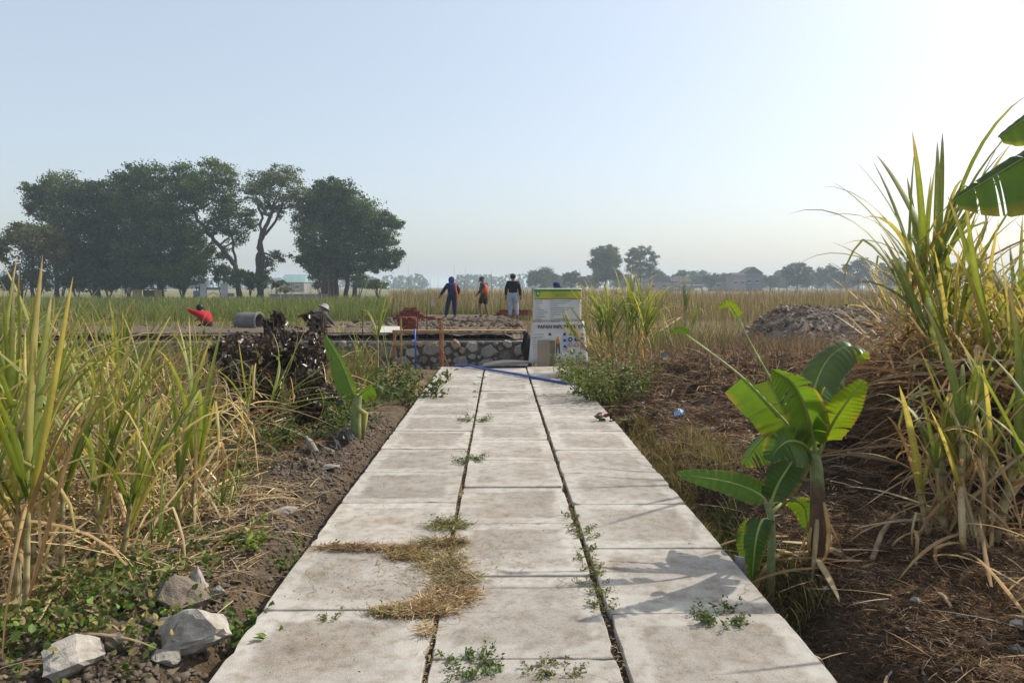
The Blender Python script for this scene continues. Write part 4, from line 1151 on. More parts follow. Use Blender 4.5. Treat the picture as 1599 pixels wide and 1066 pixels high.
def cl(n, c): return solid(n, c, tuple(x * .65 for x in c), 9, .85, .15, .3, 14)
NAVY = cl('navy_cloth', (.018, .022, .075)); ORANGE = cl('orange_vest', (.62, .13, .035)); BLACKC = cl('black_cloth', (.016, .016, .018)); JEAN = cl('pale_jeans', (.36, .43, .55))
MAROON = cl('dark_shorts', (.055, .025, .025)); GREYS = cl('grey_shirt', (.085, .075, .085)); REDC = cl('red_shirt', (.42, .02, .03)); CAPB = cl('blue_cap', (.02, .04, .17)); PALEH = cl('pale_hat', (.42, .41, .40)); SHOE = cl('dark_shoe', (.02, .018, .016)); WHITEC = cl('white_cloth', (.5, .5, .5))
q = pd(706, 498, 29.5)
p1 = person('person in navy hooded work clothes with orange sash holding a hoe', (q.x, 29.5, pz(q.x, 29.5) - .02), R(25), pose(
    pelvis=(0, 0, .86), waist=(.02, .03, 1.0), chest=(.03, .10, 1.20), neck=(.05, .16, 1.34), head=(.07, .22, 1.46), shl=(-.15, .12, 1.27), ell=(-.30, .17, 1.04), wrl=(-.38, .28, .86),
    shr=(.20, .08, 1.27), elr=(.30, .0, 1.05), wrr=(.22, .10, .88), hipl=(-.10, 0, .83), knl=(-.17, .04, .46), anl=(-.27, -.02, .09), hipr=(.09, 0, .83), knr=(.11, .03, .46), anr=(.12, 0, .09)),
    dict(trousers=NAVY, jacket=NAVY, shoe=SHOE), 'hood', cl('hood_blue', (.03, .035, .20)), None, False, ORANGE)
hoe = thing('hoe', 'hoe with pale blade and dark handle held by the navy-clad person', 'hoe', p1.location, R(25))
MB().tube([(.22, .20, .92), (-.36, .33, .82), (-.70, .42, .77)], .016, 6).build('handle', M_WOOD, hoe)
V = [(-.70, .42, .77), (-.60, .46, .74), (-.52, .55, .48), (-.66, .52, .46)]
V2 = [(x, y + .012, z) for x, y, z in V]; mk('blade', np.array(V + V2), [(0, 1, 2, 3), (7, 6, 5, 4), (0, 4, 5, 1), (1, 5, 6, 2), (2, 6, 7, 3), (3, 7, 4, 0)], solid('hoe_blade', (.65, .64, .62), None, 4, .35, .5), hoe)
q = pd(756, 492, 30.2)
person('person in orange vest, blue cap and dark shorts standing in the mud', (q.x, 30.2, pz(q.x, 30.2) - .02), R(65), pose(
    chest=(0, -.01, 1.24), neck=(.01, .03, 1.39), head=(.01, .08, 1.50), ell=(-.22, .04, 1.08), wrl=(-.17, .20, .95), elr=(.22, .04, 1.08), wrr=(.17, .20, .95),
    knl=(-.10, .16, .50), anl=(-.11, .05, .11), knr=(.10, -.02, .46), anr=(.11, -.14, .09)), dict(trousers=MAROON, jacket=GREYS, shoe=SHOE), 'cap', cl('teal_cap', (.02, .07, .16)), ORANGE, True)
q = pd(801, 494, 28.6)
person('bareheaded person in black jacket and pale jeans seen from behind', (q.x, 28.6, pz(q.x, 28.6) - .01), R(0), pose(ell=(-.26, -.02, 1.06), wrl=(-.27, .03, .82), elr=(.26, -.02, 1.06), wrr=(.28, .03, .82), anr=(.15, .05, .09), knr=(.12, .05, .48)),
       dict(trousers=JEAN, jacket=BLACKC, shoe=SHOE), 'hair')
q = pd(867, 500, 22.0)
person('person in blue cap hidden behind the information board up to the head', (q.x, 22.0, hz(q.x, 22)), R(-60), pose(), dict(trousers=NAVY, jacket=BLACKC, shoe=SHOE), 'cap', CAPB)
BEND = dict(pelvis=(0, 0, .48), waist=(0, .06, .60), chest=(0, .18, .76), neck=(0, .25, .86), head=(0, .31, .96), shl=(-.18, .20, .81), shr=(.18, .20, .81),
            hipl=(-.10, 0, .46), knl=(-.15, .27, .42), anl=(-.13, .02, .09), hipr=(.10, 0, .46), knr=(.15, .27, .42), anr=(.13, .02, .09))
q = pd(326, 500, 23.0)
person('person in red shirt crouching behind the cane leaves with one arm raised', (q.x, 23.0, hz(q.x, 23.0) - .06), R(70), pose(**{**BEND, 'ell': (-.24, .42, .88), 'wrl': (-.17, .62, .96), 'elr': (.24, .40, .72), 'wrr': (.16, .56, .62)}), dict(trousers=BLACKC, jacket=REDC, shoe=SHOE), 'hair')
q = pd(491, 498, 22.0)
person('person in pale brimmed hat crouching in the grass beyond the grey barrel', (q.x, 22.0, hz(q.x, 22.0) - .06), R(-50), pose(**{**BEND, 'ell': (-.22, .38, .62), 'wrl': (-.12, .54, .50), 'elr': (.22, .38, .62), 'wrr': (.12, .54, .50)}), dict(trousers=BLACKC, jacket=cl('grey_work_shirt', (.10, .10, .11)), shoe=SHOE), 'hat', PALEH, None, False)
# ------------------------------------------------------------------ sugarcane
GL = 'sugarcane stools crowding the left verge'
# near left, hand placed: (pixel of the foot, stalks, label)
cane(gpt(8, 985), [(-.10, 0, 100, 4, .62, 5, 1.15, 4, 4), (.02, .05, 60, 3, .58, 4, 1.2, 5, 4), (.10, -.02, 80, 5, .66, 5, 1.2, 4, 5)], 'tall sugarcane with thick pale jointed stalks nearest the fallen boulders', None)
cane(gpt(70, 930), [(-.05, 0, 120, 5, .60, 6, 1.15, 3, 3), (.05, .05, 70, 4, .52, 6, 1.05, 2, 3)], 'sugarcane stool with bent tan leaves over green ground cover', None)
cane(gpt(165, 905), [(-.04, 0, 100, 5, .50, 7, 1.0, 2, 3), (.05, .04, 30, 9, .42, 6, 1.0, 2, 3), (.0, .1, 10, 14, .36, 6, .95, 1, 3)], 'sugarcane stool with broad arching straw-coloured leaf', None)
cane(gpt(232, 880), [(0, 0, 20, 18, .06, 6, .75, 0, 0), (.03, .03, 40, 12, .05, 4, .6, 0, 0)], 'short stalkless green cane shoot fanning towards the path', None)
cane(gpt(345, 815), [(0, 0, 90, 5, .06, 5, .55, 0, 1), (.03, .03, 30, 12, .05, 3, .5, 0, 2)], 'small green cane shoot at the edge of the bare soil', None)
cane(gpt(366, 692), [(0, 0, 8, 42, .50, 9, 1.0, 1, 3), (.12, .05, 100, 6, .38, 5, .8, 1, 2)], 'sugarcane leaning over towards the path with its green leaf fan', None)
cane(gpt(590, 602), [(0, 0, 90, 3, .85, 7, .8, 1, 3), (-.25, .0, 120, 8, .35, 5, .7, 1, 2), (.12, .1, 60, 8, .4, 4, .7, 1, 3)], 'slim upright sugarcane before the stone wall', None)
for (x, y, n, ln, gl, ng, nyl, nd) in ((255, 830, 3, .40, 1.0, 6, 1, 4), (120, 850, 3, .50, 1.1, 6, 2, 4), (30, 860, 3, .55, 1.15, 6, 3, 4), (190, 790, 4, .45, 1.1, 6, 2, 4), (90, 780, 3, .55, 1.2, 6, 2, 4), (-20, 800, 3, .6, 1.2, 6, 2, 4), (150, 720, 3, .55, 1.2, 6, 2, 4), (40, 730, 3, .6, 1.25, 6, 2, 4), (-70, 900, 3, .6, 1.2, 6, 2, 3)):
    cane(gpt(x, y), rstalks(n, .20, ln, ng - 2, gl, nyl + 1, nd + 5, 14), 'leafy sugarcane stool packed among others on the left verge', GL)
for (x, y, n, ln, gl) in ((100, 660, 3, .5, 1.1), (20, 650, 3, .6, 1.2), (-60, 690, 3, .6, 1.2), (170, 625, 3, .6, 1.0), (50, 610, 3, .6, 1.1), (-30, 610, 3, .6, 1.1), (315, 600, 2, .45, .9), (525, 560, 3, .3, .8)):
    cane(gpt(x, y), rstalks(n, .22, ln, 6, gl, 2, 3, 10), 'sugarcane stool in the back rows of the left verge, next to the meadow', GL, objs=False)
# right
GR = 'sugarcane stools of the right-hand thicket'
cane(gpt(1500, 862), [(-.09, 0, 150, 8, .42, 4, .60, 1, 12), (.02, .04, 80, 4, .48, 4, .95, 3, 13), (.12, 0, 30, 9, .52, 3, .62, 1, 12), (-.02, -.06, 200, 8, .45, 0, .9, 1, 13), (.07, .12, 60, 4, .5, 3, .9, 1, 12), (.16, -.05, 330, 10, .5, 3, .9, 2, 10), (-.14, .08, 170, 14, .35, 0, .9, 2, 9), (.0, .0, 90, 3, .62, 4, .8, 2, 8), (.08, -.06, 60, 5, .6, 0, .8, 1, 8), (.13, .05, 20, 6, .56, 2, .7, 1, 8), (-.05, .05, 120, 7, .5, 3, .7, 1, 8)], 'cut-back sugarcane stool with rust-dry leaves beside the large banana plant', None, litter=30, rs=1.5, lw=1.7)
cane(gpt(1650, 985), [(0, 0, 175, 10, .5, 3, .75, 1, 4), (.05, .06, 150, 8, .55, 3, .8, 1, 5), (.1, 0, 100, 6, .55, 3, .8, 1, 4)], 'short sugarcane stool growing on the sunlit rusty debris', None, litter=12)
for (x, y, st) in ((1455, 715, rstalks(6, .18, 1.6, 6, 1.45, 3, 14, 4)), (1535, 745, rstalks(6, .28, 1.05, 3, 1.3, 4, 18, 8)), (1620, 760, rstalks(5, .28, 1.0, 3, 1.3, 4, 16, 8))):
    cane(gpt(x, y), st, 'tall sugarcane stool of the right-hand thicket with a skirt of brown dead leaves', GR, litter=16, lw=1.35)
for (x, y, n) in ((1500, 670, 6), (1580, 660, 6), (1430, 655, 4), (1650, 680, 6), (1700, 740, 5), (1560, 625, 5), (1660, 620, 5)):
    cane(gpt(x, y), rstalks(n, .3, 1.0, 2, 1.2, 4, 20, 9), 'tall sugarcane stool of the right-hand thicket with a skirt of brown dead leaves', GR, objs=False, litter=30, lw=1.1)
cane(gpt(975, 583), rstalks(15, .42, .8, 8, 1.05, 1, 6, 9) + [(-.4, 0, 170, 38, .8, 2, .8, 2, 8), (-.3, .1, 185, 45, .8, 2, .8, 2, 8), (-.35, -.1, 150, 28, .8, 3, .8, 2, 8)], 'bushy bright green sugarcane stool leaning dry leaves over the information board', None, objs=False, lscale=1.0, litter=60)
cane(gpt(1070, 548), [(0, 0, 90, 3, 1.15, 6, 1.0, 0, 3), (.1, .1, 20, 10, .7, 5, .8, 1, 3), (-.25, 0, 150, 10, .3, 6, .7, 0, 2), (.3, 0, 30, 14, .25, 6, .7, 0, 2)], 'single tall sugarcane with bare stem before the dry field', None, objs=False)
cane(gpt(930, 560), rstalks(5, .3, .6, 3, .9, 2, 8, 22), 'half-dead drooping sugarcane touching the information board', None, objs=False, litter=30)

# ------------------------------------------------------------------ banana plants
def crs(P, n):
    P = [Vector(p) for p in P]; Q = [P[0] * 2 - P[1]] + P + [P[-1] * 2 - P[-2]]; out = []
    for i in range(n + 1):
        u = i / n * (len(P) - 1); k_ = min(int(u), len(P) - 2); t = u - k_; a, b, c, d = Q[k_], Q[k_ + 1], Q[k_ + 2], Q[k_ + 3]
        out.append(.5 * ((2 * b) + (c - a) * t + (2 * a - 5 * b + 4 * c - d) * t * t + (3 * b - a - 3 * c + d) * t ** 3))
    return out
M_RIB = solid('banana_midrib', (.30, .36, .09), (.22, .27, .07), 6, .45, .35)
def banana_leaf(root, mid, w_, side, spans=((.12, 1.0),), sides=(1, 1), droop=.25, tears=0, col=(.07, .145, .022), fold=.25, edge=None, rib=.012, ragged=.0, label=None):
    n = 40; P = crs(mid, n); side = Vector(side)
    def frame(i):
        T = (P[min(i + 1, n)] - P[max(i - 1, 0)]).normalized(); Sd = (side - T * side.dot(T)).normalized(); return T, Sd, T.cross(Sd)
    V = []; f = []; C = []
    for (t0, t1) in spans:
        for sg, on in ((1, sides[0]), (-1, sides[1])):
            if not on: continue
            cuts = sorted([t0, t1] + [random.uniform(t0 + .05, t1 - .05) for _ in range(tears)])
            for ca, cb in zip(cuts[:-1], cuts[1:]):
                m = max(3, int((cb - ca) * 64)); b = len(V); dr = droop * random.uniform(.7, 1.3) if tears else droop
                wr = 1 - ragged * random.random()
                for i in range(m + 1):
                    t = ca + (cb - ca) * i / m; u = t * n; k_ = min(int(u), n - 1); T, Sd, Nn = frame(k_)
                    p = P[k_].lerp(P[k_ + 1], u - k_)
                    tt_ = (t - .08) / .92 if t > .08 else 0
                    prof = max(0.02, math.sin(PI * min(1, tt_) ** .75)) ** .55 if t < .995 else .05
                    shrink = 0
                    if tears: shrink = .012 * (1 if 0 < i < m else 0)
                    for c_ in range(5):
                        uu = c_ / 4; ww = w_ * .5 * prof * wr * on
                        lean_ = 0
                        if tears and i in (0, m): lean_ = (.010 if i == 0 else -.010) * uu
                        q_ = p + Sd * sg * uu * ww + Nn * (-fold * uu * ww) + Vector((0, 0, -dr * uu * uu * ww)) + Nn * (.006 * math.sin(t * 120) * uu) + T * (uu * ww * .22 + lean_)
                        V.append(q_); cc = np.array(col) * (1 + .10 * math.sin(t * 90 + c_) * .5) * (1.0 + .1 * (1 - uu))
                        br = float(fbm(t * 9 + len(mid) * 3 + w_ * 40, sg * 3 + uu * 1.5, 15, 3))
                        cc = cc * (.86 + .3 * br)
                        if uu > .9 and br > .50: cc = np.array((.20, .15, .045))
                        if edge is not None and uu > .9: cc = np.array(edge)
                        C.append(cc)
                for i in range(m):
                    for c_ in range(4):
                        a_ = b + i * 5 + c_; f.append((a_, a_ + 1, a_ + 6, a_ + 5) if sg > 0 else (a_, a_ + 5, a_ + 6, a_ + 1))
    o = mk('leaf', np.array([tuple(v_) for v_ in V]), f, M_BAN, root, np.array(C), True)
    if label: o['label'] = label
    MB().tube([p - Vector((0, 0, .004)) for p in P[::2]], [rib * (1 - .8 * i / (n // 2)) for i in range(n // 2 + 1)], 6).build('midrib', M_RIB, o, None, True)
    return o
M_PST = attr_mat('banana_stem', .0, .5, .3, .3, 18, 0)
def pseudostem(root, pts, r0, r1, dead=.5):
    P = crs(pts, 16); mb = MB().tube(P, [r0 * (1 - i / 16) + r1 * i / 16 for i in range(17)], 10)
    C = []
    for i in range(17):
        t = i / 16; g = np.array((.21, .25, .10)); bn = np.array((.12, .07, .04)); k_ = float(sst(dead - .12, dead + .12, t + .1 * random.gauss(0, .3)))
        for k in range(10): C.append((bn * (1 - k_) + g * k_) * random.uniform(.8, 1.15))
    return mk('pseudostem', np.array(mb.v), mb.f, M_PST, root, np.array(C), True)
b0 = gpt(1276, 868)
def bl(px, py, D): return pd(px, py, D) - b0
ban = thing('banana_plant', 'young banana plant with torn bright leaves beside the path ditch', 'banana plant', b0)
Y0 = b0.y
pseudostem(ban, [(0, 0, -.1), bl(1277, 800, Y0), bl(1275, 735, Y0), bl(1270, 700, Y0)], .050, .028, .58)
for i in range(9):      # dead sheath strips hanging round the stem
    o_ = link('dead_sheath', TPL['dry'][(i * 5 + 4) % 12], None, ban); a_ = i * .7; h_ = random.uniform(.18, .40)
    o_.matrix_local = Matrix.Translation((.05 * math.cos(a_), .05 * math.sin(a_), h_)) @ Matrix.Rotation(a_, 4, 'Z') @ Matrix.Rotation(random.uniform(2.6, 3.0), 4, 'Y') @ Matrix.Diagonal((.42, 1.2, h_ * 1.25, 1))
for i in range(16):      # dead leaves lying round the foot
    o_ = link('dead_leaf', TPL['dry'][i % 12], None, ban); a_ = random.uniform(0, 6.28)
    o_.matrix_local = Matrix.Translation((random.uniform(-.18, .22), random.uniform(-.15, .25), random.uniform(.03, .12))) @ Matrix.Rotation(a_, 4, 'Z') @ Matrix.Rotation(random.uniform(1.3, 1.7), 4, 'Y') @ Matrix.Diagonal((.5, 1.6, .5, 1))
LIT = (.125, .205, .02); DRK = (.055, .115, .022)  # LIT has the brightness of sun through the blade put into its colour
# torn upright leaf: blade only part of the way, small flag left at the tip
banana_leaf(ban, [bl(1272, 708, Y0), bl(1240, 655, Y0 + .05), bl(1195, 575, Y0 + .20), bl(1140, 476, Y0 + .35)], .42, (-.80, .0, -.55), ((.26, .60),), (1, .12), .05, 2, LIT, .05, label='bright torn leaf missing most of its blade')
banana_leaf(ban, [bl(1190, 568, Y0 + .2), bl(1165, 520, Y0 + .28), bl(1141, 478, Y0 + .35), bl(1122, 482, Y0 + .38)], .075, (-.3, .3, -.9), ((.5, 1.0),), (.5, 1), .1, 0, LIT, .1, rib=.004)
banana_leaf(ban, [bl(1262, 700, Y0), bl(1215, 645, Y0 - .05), bl(1150, 580, Y0 + .0), bl(1062, 515, Y0 + .10)], .27, (-.6, .1, -.8), ((.30, .62),), (1, .1), .1, 1, (.075, .15, .022), .1)
banana_leaf(ban, [bl(1110, 548, Y0 + .05), bl(1085, 530, Y0 + .08), bl(1063, 516, Y0 + .10), bl(1047, 522, Y0 + .12)], .06, (-.2, .2, -1), ((.5, 1.0),), (.5, 1), .1, 0, DRK, .1, rib=.004)
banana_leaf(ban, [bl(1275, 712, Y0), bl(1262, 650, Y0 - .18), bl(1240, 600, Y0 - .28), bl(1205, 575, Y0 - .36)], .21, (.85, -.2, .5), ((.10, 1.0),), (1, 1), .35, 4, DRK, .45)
banana_leaf(ban, [bl(1278, 712, Y0), bl(1296, 668, Y0 - .12), bl(1320, 630, Y0 - .2), bl(1350, 592, Y0 - .25)], .22, (.75, .3, -.55), ((.18, 1.0),), (1, 1), .05, 1, LIT, .05, label='bright backlit paddle-shaped leaf')
banana_leaf(ban, [bl(1272, 690, Y0), bl(1266, 630, Y0 + .15), bl(1290, 565, Y0 + .25), bl(1325, 540, Y0 + .27), bl(1352, 562, Y0 + .24)], .26, (.5, -.8, -.2), ((.35, 1.0),), (1, 1), .7, 1, (.085, .135, .045), .5)
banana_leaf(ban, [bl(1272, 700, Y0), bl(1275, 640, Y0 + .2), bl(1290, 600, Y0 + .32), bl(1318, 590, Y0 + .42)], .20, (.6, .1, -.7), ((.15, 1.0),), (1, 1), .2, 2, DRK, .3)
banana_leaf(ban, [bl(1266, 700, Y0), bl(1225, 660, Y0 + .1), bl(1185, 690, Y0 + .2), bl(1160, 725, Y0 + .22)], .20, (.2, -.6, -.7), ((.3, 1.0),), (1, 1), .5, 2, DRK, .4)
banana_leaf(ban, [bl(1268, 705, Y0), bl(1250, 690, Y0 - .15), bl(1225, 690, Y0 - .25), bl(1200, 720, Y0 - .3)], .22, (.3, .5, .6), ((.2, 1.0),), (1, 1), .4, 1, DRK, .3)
# side shoot of the same plant
s1 = gpt(1203, 872); 
suck = thing('banana_sucker', 'small banana sucker holding one long leaf over the path edge', 'banana plant', s1)
def bs(px, py, D): return pd(px, py, D) - s1
Y1 = s1.y
pseudostem(suck, [(0, 0, -.12), bs(1205, 830, Y1), bs(1198, 785, Y1)], .026, .017, .25)
banana_leaf(suck, [bs(1200, 795, Y1), bs(1188, 772, Y1), bs(1140, 752, Y1 + .05), bs(1056, 738, Y1 + .12)], .17, (.25, .55, .75), ((.22, 1.0),), (1, 1), .15, 0, (.07, .15, .02), .1, label='long leaf reaching out flat over the path edge')
banana_leaf(suck, [bs(1200, 795, Y1), bs(1215, 755, Y1 + .0), bs(1240, 715, Y1 + .03), bs(1262, 685, Y1 + .08)], .19, (.7, -.3, -.5), ((.12, 1.0),), (1, 1), .2, 1, (.04, .09, .02), .3)
banana_leaf(suck, [bs(1204, 812, Y1), bs(1190, 812, Y1 - .1), bs(1180, 845, Y1 - .14), bs(1174, 905, Y1 - .13)], .14, (1, -.1, 0), ((.2, 1.0),), (1, 1), .1, 0, (.04, .09, .02), .15)
banana_leaf(suck, [bs(1203, 810, Y1), bs(1180, 820, Y1 + .1), bs(1168, 845, Y1 + .12), bs(1166, 880, Y1 + .1)], .15, (.8, -.3, 0), ((.2, 1.0),), (1, 1), .2, 0, (.06, .12, .025), .2)
banana_leaf(suck, [bs(1204, 800, Y1), bs(1230, 780, Y1 + .1), bs(1255, 790, Y1 + .15), bs(1262, 830, Y1 + .15)], .16, (.6, -.5, .3), ((.2, 1.0),), (1, 1), .3, 1, (.05, .10, .02), .2)
# left banana
b1 = gpt(556, 690); Y2 = b1.y
ban2 = thing('banana_plant', 'cut-back banana plant with one broad green leaf standing before the dark shrubs', 'banana plant', b1)
def b2(px, py, D): return pd(px, py, D) - b1
pseudostem(ban2, [(0, 0, -.05), b2(556, 650, Y2), b2(558, 615, Y2)], .055, .045, .2)
banana_leaf(ban2, [b2(556, 622, Y2), b2(550, 608, Y2 - .05), b2(535, 570, Y2 + .02), b2(508, 522, Y2 + .1)], .26, (.8, .1, .5), ((.12, 1.0),), (.35, 1), .15, 3, (.085, .17, .02), .2)
banana_leaf(ban2, [b2(558, 620, Y2), b2(566, 612, Y2 - .1), b2(576, 606, Y2 - .15), b2(580, 600, Y2 - .2)], .22, (.2, .3, -.8), ((.2, .95),), (1, .3), .1, 0, DRK, .1)
banana_leaf(ban2, [b2(558, 620, Y2), b2(572, 612, Y2 + .05), b2(588, 604, Y2 + .08), b2(590, 596, Y2 + .1)], .18, (.1, .1, -1), ((.3, .95),), (1, .2), .1, 0, DRK, .1)
mb = MB().tube([b2(560, 640, Y2 - .06), b2(570, 645, Y2 - .08), b2(566, 690, Y2 - .05)], [.03, .035, .012], 6).build('dead_sheath', solid('yellowing_sheath', (.34, .31, .08), (.20, .20, .06), 9, .8), ban2, None, True)
# large banana whose ragged leaves reach in from outside on the right
YB = 5.0
b3 = pd(1880, 760, YB + .2); b3.z = hz(b3.x, b3.y)
ban3 = thing('banana_plant', 'tall banana plant whose wind-torn leaves hang above the cane thicket', 'banana plant', b3)
def b3p(px, py, D): return pd(px, py, D) - b3
topc = b3p(1878, 330, YB + .2)
pseudostem(ban3, [(0, 0, -.1), topc * .5, topc], .10, .06, .3)
banana_leaf(ban3, [topc, b3p(1840, 190, YB + .1), b3p(1720, 175, YB), b3p(1599, 246, YB), b3p(1488, 312, YB)], .62, (0, -.35, -.95), ((.10, 1.0),), (1, .35), .5, 11, (.045, .10, .022), .3, (.16, .15, .03), .014, .12, 'ragged dark leaf torn into hanging strips')
banana_leaf(ban3, [topc, b3p(1830, 120, YB - .2), b3p(1720, 110, YB - .3), b3p(1630, 165, YB - .32), b3p(1558, 214, YB - .3)], .44, (0, -.4, -.9), ((.10, 1.0),), (1, .4), .6, 6, (.06, .115, .022), .3, (.26, .27, .04), .014, .10)
banana_leaf(ban3, [topc, b3p(1960, 150, YB + .1), b3p(2060, 160, YB + .2), b3p(2180, 260, YB + .2)], .60, (0, -.5, -.85), ((.10, 1.0),), (1, 1), .6, 5, (.05, .11, .022), .3, None, .014, .10)
banana_leaf(ban3, [topc, b3p(1890, 110, YB + .5), b3p(1920, 40, YB + .9), b3p(1960, 80, YB + 1.5)], .60, (1, -.2, 0), ((.10, 1.0),), (1, 1), .6, 5, (.05, .11, .022), .3, None, .014, .10)
# bananas under the grove
def small_banana(D, cx, hpx, n, label, group=None):
    b = pd(cx, 450, D); b.z = hz(b.x, b.y); r = thing('banana_plant', label, 'banana plant', b, 0, group); k_ = D / F_PX; h = hpx * k_
    pseudostem(r, [(0, 0, -.1), (0, 0, h * .3), (0, 0, h * .5)], .14, .09, .3)
    for i in range(n):
        a = 2 * PI * i / n + random.uniform(-.3, .3); d = Vector((math.cos(a), math.sin(a), 0)); 
        banana_leaf(r, [(0, 0, h * .45), d * h * .12 + Vector((0, 0, h * .8)), d * h * .38 + Vector((0, 0, h * random.uniform(.85, 1.0))), d * h * .75 + Vector((0, 0, h * random.uniform(.5, .8)))], .65, (-math.sin(a), math.cos(a), 0), ((.15, 1.0),), (1, 1), .5, 0, (.06, .11, .03), .4, rib=.03)
small_banana(91, 432, 32, 8, 'dark banana clump growing between the forked trunk and the fig tree')
small_banana(90, 446, 20, 7, 'lower banana clump in front of the teal-roofed house')

# ------------------------------------------------------------------ shrubs and weeds near by
M_SHR = attr_mat('shrub_leaf', .12, .38, .5, .3, 6, .1)
for i, (D, cx, cy, rx, ry, n, lab) in enumerate(((8.6, 400, 572, 52, 52, 1500, 'widest dark maroon-leaved shrub on the left verge'), (9.2, 365, 545, 36, 38, 800, 'dark maroon-leaved shrub beside the cane leaves and the red-shirted person'),
        (8.9, 470, 545, 50, 46, 1300, 'dark maroon-leaved shrub in front of the crouching hatted person'), (8.0, 485, 620, 44, 46, 1100, 'low dark maroon shrub beside the cut-back banana'), (9.0, 425, 510, 22, 22, 350, 'small dark maroon shrub top in front of the grey barrel'), (9.4, 496, 500, 22, 18, 300, 'small dark maroon shrub top below the pale brimmed hat'))):
    shrub('shrub', lab, D, cx, cy, rx, ry, (.075, .054, .036), int(n * .75), .075, None, 22, 'shrub', M_SHR, .55, np.array((0, 0, -.4)))
M_WEED = attr_mat('weed_leaf', .35, .55, .3, .25, 10, .1)
def weedy(name, label, p, rad, hgt, n, leaf, cols, cat='weed', nstem=14, group=None, asp=.42, zoff=0.0):
    root = thing(name, label, cat, p, 0, group); st = []; C = []; Cl = []
    a = rng.random(nstem) * 2 * PI; rr = rad * .6 * np.sqrt(rng.random(nstem)); base = np.stack([rr * np.cos(a), rr * np.sin(a), np.zeros(nstem) - .01], 1)
    d = np.stack([np.cos(a) * rad, np.sin(a) * rad, hgt * rng.uniform(.6, 1.3, nstem)], 1) + rng.normal(size=(nstem, 3)) * .15 * rad
    L = np.linalg.norm(d, axis=1) * rng.uniform(.7, 1.1, nstem); dn = d / np.linalg.norm(d, axis=1, keepdims=True)
    v1 = strips(base, dn, L, .004 + .01 * hgt, .12, mixcols(nstem, cols, [1] * len(cols)), 3)
    k_ = rng.integers(0, nstem, n); t = rng.uniform(.15, 1.0, n)
    P = base[k_] + dn[k_] * (L[k_] * t)[:, None] + rng.normal(size=(n, 3)) * .08 * max(rad, hgt); P[:, 2] = np.abs(P[:, 2]) + .004
    v2 = leaves6(P, leaf * rng.uniform(.45, 1.3, n), mixcols(n, cols, [1] * len(cols), .3), asp)
    mk('stem', *v1[:2], M_WEED, root, v1[2])['kind'] = 'stuff'; mk('foliage', *v2[:2], M_WEED, root, v2[2])['kind'] = 'stuff'
    return root
FG = (.085, .14, .03); OG = (.15, .155, .045); PG = (.17, .19, .09)
TW = 'weed tufts sprouting from the slab joints'
for (x, y, r_, h_, lab) in ((741, 656, .15, .05, 'flat round green weed in the slab joint, farther of two beside the cane-side lane'), (731, 720, .12, .04, 'small flat green weed tuft in the joint between two green weeds and dry mat'),
        (738, 1040, .10, .03, 'grey-green rosette weed sitting on the nearest slab joint'), (1127, 966, .10, .05, 'green weed tuft lying in the shadow of the torn banana leaves')):
    p = gp(x, y, .0); weedy('weed', lab, p, r_, h_, 420, .021, [FG, FG, PG], 'weed', 26)
for (x, y, r_, n_) in ((893, 805, .06, 70), (905, 825, .10, 160), (918, 838, .08, 120), (918, 856, .05, 60), (915, 870, .08, 90), (930, 890, .08, 120), (936, 918, .10, 160), (943, 945, .07, 110), (752, 590, .08, 60), (748, 600, .12, 70), (745, 612, .07, 50), (746, 620, .07, 50), (517, 964, .05, 60), (880, 1047, .09, 120), (845, 1047, .07, 90), (645, 862, .10, 160), (600, 955, .07, 110), (700, 812, .10, 120)):
    p = gp(x, y, .0); weedy('weed', 'small sprawling weed tuft growing out of a slab joint', p, r_ * .8, .025, int(n_ * 1.6), .015, [FG, OG, (.22, .19, .08)], 'weed', 14, TW)
p = gpt(935, 618); p2 = gpt(960, 605)
weedy('weed', 'tall feathery green weed overhanging the far right path edge', gpt(938, 622), .42, .62, 1500, .065, [FG, OG, (.13, .17, .05)], 'weed', 60)
weedy('weed', 'feathery weed clump at the foot of the bright sugarcane', gpt(915, 600), .36, .5, 900, .06, [OG, FG, (.16, .17, .06)], 'weed', 40)
weedy('weed', 'feathery weed clump leaning on the debris mound', gpt(968, 632), .36, .45, 800, .06, [FG, OG, (.12, .13, .04)], 'weed', 40)
weedy('weed', 'low reddish-leaved weed at the path corner below the feathery weeds', gpt(985, 660), .22, .20, 160, .10, [(.14, .05, .04), (.08, .10, .03), (.05, .08, .03)], 'weed', 14)
weedy('weed', 'leafy green weed bush beside the far left path edge', gpt(640, 620), .38, .42, 800, .075, [FG, (.06, .11, .025), OG], 'weed', 40)
weedy('weed', 'leafy green weed bush in front of the batter board', gpt(605, 610), .36, .38, 600, .07, [FG, (.06, .11, .025), OG], 'weed', 34)
weedy('weed', 'low leafy weed between the banana stem and the dark shrubs', gpt(520, 665), .42, .26, 800, .06, [FG, (.05, .09, .022)], 'weed', 34)
weedy('weed', 'low leafy weed under the leaning sugarcane', gpt(450, 690), .45, .22, 700, .06, [FG, (.05, .09, .022), OG], 'weed', 34)
weedy('weed', 'green weeds sprouting along the path edge by the soil clods', gpt(470, 855), .16, .12, 260, .04, [FG, (.10, .18, .03)], 'weed', 16)
weedy('weed', 'small green weeds between the boulder and the path edge', gpt(395, 985), .13, .12, 160, .045, [FG, (.11, .19, .03)], 'weed', 12)
weedy('weed', 'yellow-green seedling on the bare soil', gpt(385, 870), .10, .10, 60, .05, [(.17, .24, .03)], 'weed', 8)
